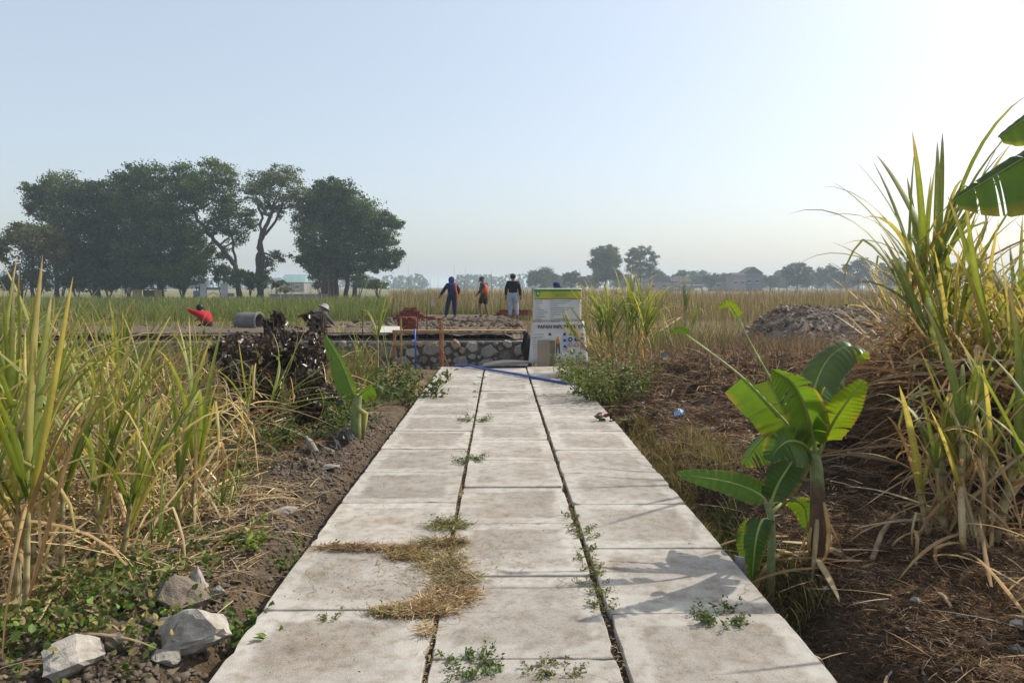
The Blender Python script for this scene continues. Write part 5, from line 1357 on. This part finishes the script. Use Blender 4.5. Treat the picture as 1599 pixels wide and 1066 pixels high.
# near-left broadleaf ground cover
GC = 'broad-leaved ground cover patches under the left canes'
for (x, y, r_, h_) in ((60, 985, .26, .16), (135, 965, .24, .15), (215, 935, .24, .13), (20, 1050, .28, .20), (100, 1045, .26, .15), (180, 1010, .24, .12), (270, 900, .22, .12), (120, 1005, .2, .14), (-40, 1000, .3, .2), (320, 870, .20, .08), (250, 960, .16, .10)):
    weedy('ground_cover', 'broad-leaved green ground cover patch under the canes', gpt(x, y), r_, h_, 190, .036, [FG, (.12, .19, .03), (.06, .10, .025), OG, (.30, .24, .10)], 'ground cover', 20, GC, .7)

# ------------------------------------------------------------------ rocks
def rock(label, p, size, seed, scale=(1, 1, .8), rz=0, sink=.25, mat=None, name='rock'):
    r_ = np.random.default_rng(seed); bm = bmesh.new()
    for i in range(13):
        d = r_.normal(size=3); d /= np.linalg.norm(d); bm.verts.new(d * r_.uniform(.82, 1.15))
    bmesh.ops.convex_hull(bm, input=bm.verts[:])
    for v_ in [v_ for v_ in bm.verts if not v_.link_faces]: bm.verts.remove(v_)
    bmesh.ops.triangulate(bm, faces=bm.faces[:]); bmesh.ops.subdivide_edges(bm, edges=bm.edges[:], cuts=3, use_grid_fill=True)
    bmesh.ops.smooth_vert(bm, verts=bm.verts[:], factor=.16, use_axis_x=True, use_axis_y=True, use_axis_z=True)
    bm.normal_update()
    for v_ in bm.verts:
        q_ = v_.co * 3.2; n_ = float(fbm(q_.x + q_.z * .7 + seed, q_.y - q_.z * .6, seed % 9, 3)) - .5
        v_.co += v_.normal * (n_ * .26) + Vector(r_.normal(size=3)) * .016
    me = bpy.data.meshes.new(name); bm.to_mesh(me); bm.free()
    o = link(name, me, mat or M_ROCK); o.scale = (size * scale[0], size * scale[1], size * scale[2]); o.rotation_euler = (r_.uniform(-.2, .2), r_.uniform(-.2, .2), rz)
    o.location = (p[0], p[1], p[2] + size * scale[2] * (1 - 2 * sink)); return tag(o, label, 'rock')
M_ROCKD = solid('soil_caked_rock', (.27, .225, .18), (.15, .12, .095), 6, .95, .05, .9, 18)
rock('largest pale limestone boulder lying against the path', gpt(303, 1012), .15, 53, (1.0, .95, .85), .7, .15)
rock('soil-caked limestone boulder leaning behind the largest one', gpt(290, 965), .135, 5, (1.15, .8, .85), .2, .1, M_ROCKD)
rock('pale chunk of limestone set on the clods above the boulders', gpt(312, 945), .075, 8, (.8, 1, 1.1), 1.0, -.35)
rock('small pale stone resting on the dark clods', gpt(340, 938), .042, 11, (1, .9, .8), .3, -.1)
rock('pale boulder half out of the ground at the near end of the verge', gpt(118, 1075), .12, 47, (1.2, .9, .7), .9, .2)
rock('fist-sized grey stone between the two nearest boulders', gpt(262, 1038), .055, 17, (1.1, 1, .8), .4, .15)
rock('dark grey stone touching the path edge below the big boulder', gpt(322, 1045), .05, 19, (1, 1, .8), .8, .15, M_ROCKD)
rock('grey stone lying next to a splinter of wood', gpt(195, 1035), .065, 23, (1.3, .9, .7), .1, .2, M_ROCKD)
rock('pale stone slab tilted in the soil amid straw', gpt(440, 812), .085, 29, (1.3, .9, .5), .5, .1)
rock('rounded stone in the soil next to the path gap', gpt(500, 775), .06, 31, (1.2, .8, .6), .2, .2, M_ROCKD)
rock('grey stone at the foot of the cut-back banana', gpt(512, 712), .07, 37, (1.3, .9, .7), .9, .2, M_ROCKD)
rock('pale flat stone beside the bottle and the black bag', gpt(515, 735), .07, 41, (1.4, .9, .45), .1, .2)
pts = []; sz = []
for i in range(8000):
    y = 2.6 + 6.3 * random.random() ** 1.2; x = random.gauss(-1.62, .28)
    if i % 3 == 0: x = random.uniform(-1.55, -1.14)
    if x > -1.135: continue
    pts.append((x, y, hz(x, y) + .003)); sz.append(min(.055, abs(random.gauss(.0, .013 if i % 3 else .009)) + .003))
scatter_clods('soil_clods', pts, sz, solid('dry_clod', (.185, .15, .115), (.085, .068, .052), 8, .95, .05, .9, 25), 'dry grey-brown soil clods strewn along the left path edge', 'soil clods', .75)
pts = []; sz = []
for i in range(5200):
    y = 2.3 + 9.5 * random.random() ** 1.5; x = 1.4 + 5 * random.random() ** 1.3
    pts.append((x, y, hz(x, y) + .002)); sz.append(min(.045, abs(random.gauss(0, .011)) + .004) * (1 + y / 12))
scatter_clods('debris_clods', pts, sz, solid('dark_clod', (.13, .09, .062), (.06, .042, .03), 9, .95, .05, .9, 25), 'dark brown clods and charred lumps of the right verge', 'clods', .7)
# loose crumbs on the path
pts = []; sz = []
for i in range(260):
    y = 2.6 + 7 * random.random() ** 1.6; x = random.uniform(-1.08, 1.2) if random.random() < .35 else PATH_L + .06 + abs(random.gauss(0, .18))
    pts.append((x, y, .002)); sz.append(abs(random.gauss(.001, .0014)) + .001)
scatter_clods('soil_crumbs', pts, sz, M_MUD, 'tiny dark soil crumbs sprinkled on the path slabs', 'soil crumbs')

# ------------------------------------------------------------------ litter, straw and grass (uncountable)
def flatdirs(n, up=.1):
    a = rng.random(n) * 2 * PI; return np.stack([np.cos(a), np.sin(a), np.abs(rng.normal(size=n)) * up], 1)
def stuff(name, parts, mat, label, cat):
    v_, f_, c_ = join(parts) if isinstance(parts, list) else parts
    o = mk(name, v_, f_, mat, None, c_); return tag(o, label, cat, None, 'stuff')
def onground(x, y, dz=.004): return np.stack([x, y, H(x, y) + dz], 1)
# dry mats on the slabs
parts = []
for (x, y, rx, ry, n, pal) in ((700, 822, .13, .10, 900, [OG, TAN, FG]), (690, 880, .13, .16, 1500, [TAN, TAN, OG]), (585, 858, .30, .045, 1500, [TAN, RUST, STRAW]), (540, 856, .16, .03, 500, [TAN, RUST]), (705, 928, .13, .10, 1300, [TAN, STRAW, RUST]), (655, 955, .18, .075, 1400, [STRAW, TAN, RUST]), (610, 958, .10, .04, 400, [OG, TAN]), (665, 850, .10, .08, 500, [(.16, .17, .10), TAN]), (665, 985, .03, .07, 200, [STRAW, TAN]), (703, 850, .11, .10, 900, [TAN, OG, RUST]), (712, 905, .12, .10, 1200, [TAN, STRAW, OG]), (690, 942, .13, .07, 1000, [STRAW, TAN, RUST]), (640, 870, .14, .06, 700, [TAN, OG, RUST])):
    p = gp(x, y); a = rng.random(n) * 2 * PI; r_ = np.sqrt(rng.random(n)) * (1 + .25 * rng.normal(size=n)); b = np.stack([p.x + rx * r_ * np.cos(a), p.y + ry * r_ * np.sin(a), rng.uniform(.002, .022, n)], 1)
    parts.append(strips(b, flatdirs(n, .35), rng.uniform(.015, .07, n), .0036, .1, mixcols(n, [tuple(x * .88 for x in q_) for q_ in pal], [1] * len(pal), .35), 2))
p = gp(670, 890); n = 900; b = np.stack([p.x + rng.normal(size=n) * .28, p.y + rng.normal(size=n) * .30, np.full(n, .004)], 1)
parts.append(strips(b, flatdirs(n, .05), rng.uniform(.01, .05, n), .0028, .05, mixcols(n, [TAN, BROWN, RUST, OG], [2, 2, 1, 1], .3), 2))
stuff('dry_grass_mat', parts, M_STRAW, 'mat of dead straw-coloured grass creeping over the slab joints', 'dry grass')
# straw in the long joints
n = 1500; yy = rng.uniform(2.4, 9, n); xx = np.where(rng.random(n) < .7, -.2925, .4875) + rng.normal(size=n) * .008
stuff('joint_debris', strips(np.stack([xx, yy, rng.uniform(-.03, .0, n)], 1), flatdirs(n, .2), rng.uniform(.01, .04, n), .003, .1, mixcols(n, [TAN, BROWN, STRAW], [2, 2, 1]), 2), M_STRAW, 'dry debris caught in the long slab joints', 'debris')
# right debris ground
def zone(n, x0, x1, y0, y1, pw=1.5):
    y = y0 + (y1 - y0) * rng.random(n) ** pw; x = x0 + (x1 - x0) * rng.random(n); return x, y
def clump_filter(x, y, sc, seed, th):
    k_ = fbm(x * sc, y * sc, seed) + .1 * rng.normal(size=len(x)) > th; return x[k_], y[k_]
parts = []
for n, L0, L1, W_, pal, up, th in ((150000, .02, .10, .0042, [(.20, .105, .05), BROWN, (.13, .085, .05), (.27, .18, .10), (.09, .06, .04), (.34, .25, .15)], .30, .28), (16000, .05, .20, .006, [(.28, .20, .12), (.36, .28, .18), GREY, BROWN, (.14, .09, .055)], .22, .42), (1000, .15, .45, .013, [TAN, (.33, .25, .15), RUST, (.24, .2, .15)], .10, .45)):
    x, y = zone(n, 1.36, 7.5, 2.2, 14, 1.5); x, y = clump_filter(x, y, 1.3, 91, th)
    x = np.where(rng.random(len(x)) < .0, x, x); m_ = len(x); sc_ = np.clip(y / 4.5, .8, 2.2)
    lift = np.abs(rng.normal(size=m_)) * .03 * sst(.35, .65, fbm(x * 2.6, y * 2.6, 119))
    parts.append(strips(onground(x, y, .004) + np.stack([0 * x, 0 * x, lift], 1), flatdirs(m_, up), rng.uniform(L0, L1, m_) * np.sqrt(sc_), W_ * sc_, .15, mixcols(m_, pal, [1] * len(pal), .4), 2))
n = 30000; x = rng.uniform(1.3, 2.6, n); y = rng.uniform(2.1, 5.2, n)
parts.append(strips(onground(x, y, .003) + np.stack([0 * x, 0 * x, np.abs(rng.normal(size=n)) * .012], 1), flatdirs(n, .3), rng.uniform(.015, .09, n), .0036, .12, mixcols(n, [(.17, .09, .045), (.12, .08, .05), (.24, .16, .09), (.08, .055, .035), (.30, .22, .13)], [2, 3, 1.5, 3, 1], .4), 2))
n = 260; x = rng.uniform(1.35, 4.5, n); y = rng.uniform(2.3, 6, n)
parts.append(strips(onground(x, y, .02), flatdirs(n, .12), rng.uniform(.12, .45, n), .010, .12, mixcols(n, [TAN, (.30, .22, .13), RUST, GREY], [2, 2, 1, 1], .3), 4))
n = 16000; x, y = zone(n, 1.7, 7.5, 2.4, 13.5, 1.3); x, y = clump_filter(x, y, 1.1, 59, .52); m_ = len(x)
parts.append(cards(onground(x, y, .015), rng.uniform(.015, .06, m_) * np.clip(y / 6, .7, 1.8), mixcols(m_, [GREY, (.40, .38, .36), (.55, .53, .50), BROWN, RUST], [3, 1.2, .3, 4, 2], .3), None, .5, .4))
stuff('dry_debris', parts, M_STRAW, 'rusty mat of dead grass, twigs and ash covering the right verge', 'dry debris')
# dry and green grass along the right path edge
parts = []
for n, x0, x1, y0, y1, L0, L1, pal in ((1900, 1.28, 1.62, 5.0, 8.6, .10, .30, [(.30, .23, .13), BROWN, OG, (.20, .15, .075), (.13, .12, .04)]), (1800, 1.32, 1.75, 3.8, 5.6, .10, .28, [OG, FG, TAN, (.10, .12, .035)]), (500, 1.5, 2.0, 6.0, 7.4, .2, .42, [(.30, .23, .13), OG, (.24, .19, .09)])):
    x = rng.uniform(x0, x1, n); y = rng.uniform(y0, y1, n); parts.append(strips(onground(x, y, -.01), updirs(n, .45), rng.uniform(L0, L1, n), .006, .3, mixcols(n, pal, [1] * len(pal)), 4))
stuff('verge_grass', parts, M_GRASS, 'half-dry grass leaning along the right path edge', 'grass')
# left straw, weeds and cane trash
parts = []
for n, L0, L1, W_, pal, up in ((15000, .04, .16, .004, [(.33, .25, .14), BROWN, TAN, (.15, .11, .07)], .35), (3200, .15, .45, .010, [STRAW, TAN, (.30, .23, .14)], .3), (900, .4, .9, .018, [STRAW, TAN, RUST], .5)):
    x, y = zone(n, -7.5, -1.9, 2.8, 14.5, 1.3); x, y = clump_filter(x, y, .9, 95, .40); m_ = len(x); sc_ = np.clip(y / 5, .8, 2)
    parts.append(strips(onground(x, y, .01), flatdirs(m_, up), rng.uniform(L0, L1, m_), W_ * sc_, .25, mixcols(m_, pal, [1] * len(pal), .25), 3))
n = 1500; x = rng.uniform(-6.5, -2.0, n); y = 3.2 + 7 * rng.random(n) ** 1.2
parts.append(strips(onground(x, y, .0) + np.stack([np.zeros(n), np.zeros(n), rng.uniform(0, .55, n)], 1), updirs(n, .75), rng.uniform(.35, .85, n), .013, .55, mixcols(n, [STRAW, TAN, (.46, .33, .15), RUST], [2, 3, 2, 1], .25), 5))
n = 1100; x = rng.normal(-1.7, .28, n); y = rng.uniform(3.6, 5.6, n); k_ = x < -1.3; x, y = x[k_], y[k_]; m_ = len(x)
parts.append(strips(onground(x, y, .03), flatdirs(m_, .15), rng.uniform(.05, .30, m_), .006, .1, mixcols(m_, [STRAW, TAN, BROWN], [1, 1, 1]), 3))
stuff('cane_trash', parts, M_STRAW, 'fallen dry cane leaves and straw between the left canes', 'dry leaves')
parts = []
n = 9000; x, y = zone(n, -7.5, -1.7, 3.0, 14.5, 1.2); x, y = clump_filter(x, y, .8, 53, .50); m_ = len(x)
parts.append(strips(onground(x, y, -.01), updirs(m_, .5), rng.uniform(.06, .30, m_), .007, .3, mixcols(m_, [FG, OG, TAN, (.12, .16, .04)], [2, 2, 1, 1]), 3))
stuff('left_undergrowth', parts, M_GRASS, 'patchy green grass under the left canes', 'grass')
n = 9000; x, y = zone(n, -7.5, -1.5, 3.2, 13.5, 1.2); k_ = (fbm(x * .9, y * .9, 99) > .52) & ((x < -1.95) | (y > 8.5)); x, y = x[k_], y[k_]; m_ = len(x)
stuff('low_weeds', cards(onground(x, y, 0) + np.stack([np.zeros(m_), np.zeros(m_), rng.uniform(.01, .14, m_)], 1), rng.uniform(.02, .06, m_), mixcols(m_, [FG, (.06, .11, .025), OG], [1, 1, 1]), None, .6), M_WEED, 'small-leaved green weeds carpeting the ground behind the soil clods', 'weeds')
# fields
def field(name, n, x0, x1, y0, y1, L0, L1, W0, pal, wts, label, cat, spread=.15, pw=1.6, excl=None, noise=None, bend=.12, fan=True, nseg=3):
    y = y0 + (y1 - y0) * rng.random(n) ** pw; u = rng.random(n)
    x = (x0 + (x1 - x0) * u) * (y / y0) if fan else x0 + (x1 - x0) * u
    k_ = ~(((x > -4.2) & (x < .9) & (y > 15) & (y < 34.2)) | ((x > -13.2) & (x < .9) & (y > 15) & (y < 20.6)))
    if excl is not None: k_ &= ~excl(x, y)
    if noise: k_ &= fbm(x * noise[0], y * noise[0], noise[1]) > noise[2]
    x, y = x[k_], y[k_]; m_ = len(x); hh = .65 + .7 * fbm(x * .12, y * .12, 7)
    return strips(onground(x, y, -.02), updirs(m_, spread), rng.uniform(L0, L1, m_) * hh, W0 * np.clip(y / 30, .6, 3), bend, mixcols(m_, pal, wts, .25), nseg)
stuff('meadow', [field('', 52000, -34, 1.5, 34.5, 88, .35, .9, .022, [FG, OG, (.13, .19, .04), (.28, .24, .12)], [4, 3, 2, 1.2], '', '', .25, 1.5),
                 field('', 26000, -24, -3.2, 13, 36, .3, .8, .014, [FG, OG, YGREEN, TAN], [3, 3, 2, 1], '', '', .3, 1.3)], M_GRASS, 'wide field of knee-high green and straw grass before the grove', 'grass')
stuff('dry_stalk_field', [field('', 15000, -5, 36, 34.5, 95, .9, 1.75, .024, [(.30, .235, .15), BROWN, (.25, .19, .125), OG, (.20, .16, .11)], [3, 2, 3, 1.5, 2], '', '', .10, 1.4),
                          field('', 12000, 0, 32, 20, 45, .7, 1.35, .016, [(.30, .235, .15), BROWN, (.26, .20, .13), OG, GREEN], [3, 2, 3, 2, 1.5], '', '', .13, 1.2, lambda x, y: (y < 22.5) & (x > 4.6)),
                          field('', 26000, -5, 40, 34.5, 95, .4, 1.2, .03, [(.27, .21, .14), OG, (.24, .19, .13), (.13, .16, .05), BROWN], [3, 3, 2, 2, 2], '', '', .5, 1.3, None, None, .35),
                          field('', 130, -11, 9, 36, 70, 2.0, 3.0, .018, [BROWN, (.24, .18, .11)], [1, 1], '', '', .05, 1, None, None, .02)], M_GRASS, 'field of dry standing cane stalks stretching to the far houses', 'stalks')
def corn_zone():
    n = 2600; x = rng.uniform(1.8, 9, n); y = rng.uniform(15.2, 21, n); k_ = ~((x > 5.5) & (y < 20)); x, y = x[k_], y[k_]; m_ = len(x)
    return strips(onground(x, y, -.02), updirs(m_, .22), rng.uniform(.3, 1.0, m_), .018, .2, mixcols(m_, [FG, OG, TAN, YGREEN, BROWN], [2, 2, 2, 1, 1]), 3)
stuff('rough_grass', corn_zone(), M_GRASS, 'rough tall grass and stalks behind the bright sugarcane', 'grass')
# dry weed thicket in front of the ash mound
n = 3600; x = rng.normal(5.0, .95, n); y = rng.normal(14.2, 1.0, n); 
stuff('dry_weed_thicket', strips(onground(x, y, -.02), updirs(n, .28), rng.uniform(.3, .75, n), .011, .08, mixcols(n, [(.19, .13, .10), (.14, .09, .06), (.27, .20, .13), (.15, .10, .08)], [3, 2, 1.5, 2]), 3), M_GRASS, 'upright thicket of dead brown weed stems before the ash mound', 'dry weeds')
# brush and rank grass hiding the left part of the wall
n = 8000; y = rng.uniform(9.5, 15.2, n); x = rng.uniform(-9.5, -2.3, n) * np.clip(y / 14, .75, 1.1); k_ = fbm(x * .9, y * .9, 131) + .08 * rng.normal(size=n) > .40; x, y = x[k_], y[k_]; m_ = len(x)
stuff('left_brush', [strips(onground(x, y, -.02), updirs(m_, .30), rng.uniform(.35, 1.05, m_) * (.6 + .6 * fbm(x * .7, y * .7, 133)), .014, .22, mixcols(m_, [OG, (.26, .20, .12), BROWN, FG, (.17, .12, .085), YGREEN], [2, 3, 3, 2, 2, 1], .3), 4)], M_GRASS, 'tangle of rank grass and brown brush in front of the left wall end', 'brush')
# dead brush standing on the right bank
n = 2300; x = rng.uniform(1.9, 8.5, n); y = rng.uniform(8.8, 14.5, n); k_ = fbm(x * .8, y * .8, 135) + .07 * rng.normal(size=n) > .50; x, y = x[k_], y[k_]; m_ = len(x)
stuff('bank_brush', [strips(onground(x, y, -.02), updirs(m_, .55), rng.uniform(.2, .75, m_), .012, .25, mixcols(m_, [(.22, .15, .10), (.30, .22, .14), (.14, .095, .065), (.36, .30, .22), OG], [3, 2, 3, 1, 1], .3), 4)], M_STRAW, 'dead brush and broken stalks standing on the right bank', 'brush')
# ash mound
def mound_h(x, y):
    d = np.exp(-(np.maximum(0, np.abs(x - 11.2) - 3.9) / 1.2) ** 2 - ((y - 19.0) / 1.5) ** 2)
    return d * (1.08 + .35 * (fbm(x * 1.2, y * 1.2, 111) - .5) + .22 * (fbm(x * 5, y * 5, 113, 3) - .5)) - .12
mxs = np.arange(4.6, 18.4, .07); mys = np.arange(15.4, 22.8, .07); MX, MY = np.meshgrid(mxs, mys, indexing='ij'); MZ = mound_h(MX, MY)
a, b_ = MX.shape; ii = np.arange(a * b_).reshape(a, b_)
M_ASH = solid('ash_debris', (.24, .205, .17), (.06, .048, .038), 3.5, .95, .05, 1.0, 14)
o = mk('ash_mound', np.stack([MX, MY, MZ], -1).reshape(-1, 3), np.stack([ii[:-1, :-1], ii[1:, :-1], ii[1:, 1:], ii[:-1, 1:]], -1).reshape(-1, 4), M_ASH, None, None, True); tag(o, 'long grey mound of burnt rubbish and ash beyond the dry weeds', 'mound')
n = 9000; x = rng.uniform(5.5, 17, n); y = rng.uniform(16, 21, n); z = mound_h(x, y); k_ = z > .05; x, y, z = x[k_], y[k_], z[k_]; m_ = len(x)
stuff('mound_litter', [cards(np.stack([x, y, z + .02], 1), rng.uniform(.05, .20, m_), mixcols(m_, [(.32, .275, .225), (.10, .085, .07), (.44, .40, .35), BROWN], [3, 3, 1.2, 2], .25), None, .4, .3), strips(np.stack([x, y, z], 1)[::2], flatdirs(len(x[::2]), .4), .25, .012, .2, mixcols(len(x[::2]), [GREY, BROWN, TAN], [2, 1, 1]), 3)], M_STRAW, 'ash flakes and burnt scraps covering the grey mound', 'scraps')
# thatch of dead cane leaves under the right thicket
n = 11000; x = rng.normal(4.4, 1.0, n); y = rng.normal(6.8, .8, n); k_ = x / y > .56 + .05 * rng.normal(size=n); x, y = x[k_], y[k_]; n = len(x); z0_ = rng.uniform(.0, .95, n)
stuff('dead_cane_leaves', strips(np.stack([x, y, H(x, y) + z0_], 1), flatdirs(n, .35) + np.array((-.25, -.2, -.15)), rng.uniform(.35, 1.0, n), .026, .25, mixcols(n, [RUST, (.36, .26, .14), (.33, .20, .09), BROWN], [2, 2, 3, 2]), 4), M_DRYL, 'thatch of rust-brown dead cane leaves in the right thicket', 'dead leaves')

# ------------------------------------------------------------------ dropped things
def stick(label, a, b, r, mat=M_WOOD, name='stick', cat='stick'):
    a, b = Vector(a), Vector(b); mid = a.lerp(b, .5) + Vector((random.uniform(-.02, .02), random.uniform(-.02, .02), .01))
    o = MB().tube([Vector((0, 0, 0)), mid - a, b - a], [r, r * .95, r * .7], 7).build(name, mat, None, a, True); return tag(o, label, cat)
M_STK = solid('bleached_stick', (.42, .33, .21), (.28, .20, .12), 14, .85, .1)
def up(p, dz): p = p.copy(); p.z += dz; return p
stick('straight stick leaning out of the ditch towards the path', up(gpt(1290, 948), .06), up(gpt(1258, 1000), .10), .009, M_STK)
stick('thin pole lying on the debris below the cut cane stool', up(gpt(1350, 1058), .03), up(gpt(1388, 1002), .06), .010, M_STK)
stick('short split yellow stick stuck in the debris', up(gpt(1466, 945), .03), up(gpt(1484, 966), .03), .009, M_STK)
stick('fallen jointed cane stalk beside the cut sugarcane stool', up(gpt(1362, 877), .02), up(gpt(1396, 838), .07), .016, M_STK, 'cane_stalk', 'cane stalk')
stick('long pale pole lying behind the banana leaves', up(gpt(1322, 734), .05), up(gpt(1450, 747), .05), .018, M_STK)
stick('splinter of wood propped among the grey stones', up(gpt(180, 1040), .01), up(gpt(208, 1012), .06), .007, M_WOOD)
stick('pale reed lying across the straw towards the path', up(gpt(345, 830), .04), up(gpt(488, 828), .05), .007, M_STK)
stick('silvery dead cane blade lying against the bright sugarcane', up(gpt(1005, 540), .12), up(gpt(1062, 520), .55), .03, M_STK)
stick('blue rod lying on top of the debris mound', up(gpt(1022, 588), .04), up(gpt(1064, 584), .05), .022, M_BLUE, 'rod', 'rod')
M_PLG = solid('dirty_plastic', (.42, .40, .37), (.26, .24, .21), 14, .6, .3); M_PLW = solid('white_plastic', (.62, .63, .64), (.5, .5, .52), 8, .45, .4); M_PLB2 = solid('blue_plastic', (.10, .25, .55), (.25, .40, .62), 9, .5, .4); M_PLK = solid('black_plastic', (.015, .015, .017), None, 5, .4, .4)
def scrap(label, p, s, mat, seed, cat='plastic scrap', name='plastic_scrap', hgt=.4):
    r_ = np.random.default_rng(seed); n = 7; V = []; f = []
    for j in range(n):
        for i in range(n):
            u, v_ = i / (n - 1) - .5, j / (n - 1) - .5; e = 1 - .5 * max(abs(u), abs(v_)) * r_.random()
            V.append((u * s * e * 1.3, v_ * s * e, abs(r_.normal()) * s * .13 + s * hgt * math.exp(-(u * u + v_ * v_) * 9)))
    for j in range(n - 1):
        for i in range(n - 1): q_ = j * n + i; f.append((q_, q_ + 1, q_ + n + 1, q_ + n))
    o = mk(name, np.array(V), f, mat, None, None, False); md = o.modifiers.new('solid', 'SOLIDIFY'); md.thickness = .003; o.location = (p.x, p.y, p.z + .004); o.rotation_euler = (0, 0, r_.uniform(0, 6)); return tag(o, label, cat)
scrap('crumpled pale blue plastic bag on the debris near the path', gpt(1062, 661), .16, M_PLB2, 1)
scrap('strip of blue plastic on the debris behind the torn banana leaf', gpt(1145, 590), .2, M_PLB2, 2)
scrap('dark blue plastic caught below the blue rod', gpt(1040, 593), .22, M_BLUE, 3)
scrap('crumpled white wrapper by the cut cane stool roots', gpt(1430, 945), .05, M_PLG, 4)
scrap('white wrapper beside the orange one on the rusty debris', gpt(1590, 985), .06, M_PLG, 5)
scrap('torn grey-white plastic piece on the rusty debris', gpt(1588, 1008), .055, M_PLG, 6)
scrap('orange and blue snack wrapper in the rusty debris', gpt(1535, 1002), .06, solid('wrapper', (.55, .28, .04), (.05, .12, .30), 16, .4, .4), 7)
scrap('small grey plastic scrap in the cane roots by the bare soil', gpt(365, 808), .09, M_PLW, 8)
scrap('black plastic bag at the foot of the cut-back banana', gpt(520, 706), .16, M_PLK, 9, 'plastic bag', 'plastic_bag', .6)
scrap('second black plastic bag touching the banana stem', gpt(540, 700), .15, M_PLK, 10, 'plastic bag', 'plastic_bag', .7)
p = gpt(494, 712); o = MB().lathe((0, 0, 0), [(.0, 0), (.033, 0), (.035, .02), (.035, .12), (.028, .15), (.013, .175), (.013, .195), (0, .195)], 14).build('bottle', M_CONC, None, p - Vector((0, 0, .03)), True); o.rotation_euler = (R(12), R(-25), 0); tag(o, 'grey plastic bottle standing on the soil beside the black bags', 'bottle')
p = gpt(1157, 872); o = MB().lathe((0, 0, 0), [(0, 0), (.036, 0), (.047, .09), (.05, .092), (.048, .096), (.044, .088), (.034, .006), (0, .006)], 16).build('cup', M_PLW, None, up(p, .12), True); o.rotation_euler = (R(-18), R(14), 0); tag(o, 'pale plastic cup wedged between the path edge and the banana sucker', 'cup')

# ------------------------------------------------------------------ air
hb = MB().box((0, 1100, 9.8), (4600, 2700, 22.4)).build('haze', None)
hm = bpy.data.materials.new('haze_air'); hm.use_nodes = True; ht = hm.node_tree
ht.nodes.remove(ht.nodes['Principled BSDF'])
pv_ = ht.nodes.new('ShaderNodeVolumePrincipled'); pv_.inputs['Color'].default_value = (.74, .87, 1.0, 1); pv_.inputs['Density'].default_value = .0008; pv_.inputs['Anisotropy'].default_value = .2
ht.links.new(pv_.outputs[0], ht.nodes['Material Output'].inputs['Volume'])
hb.data.materials.append(hm); tag(hb, 'pale bluish morning haze filling the air over the fields', 'haze', None, 'stuff')
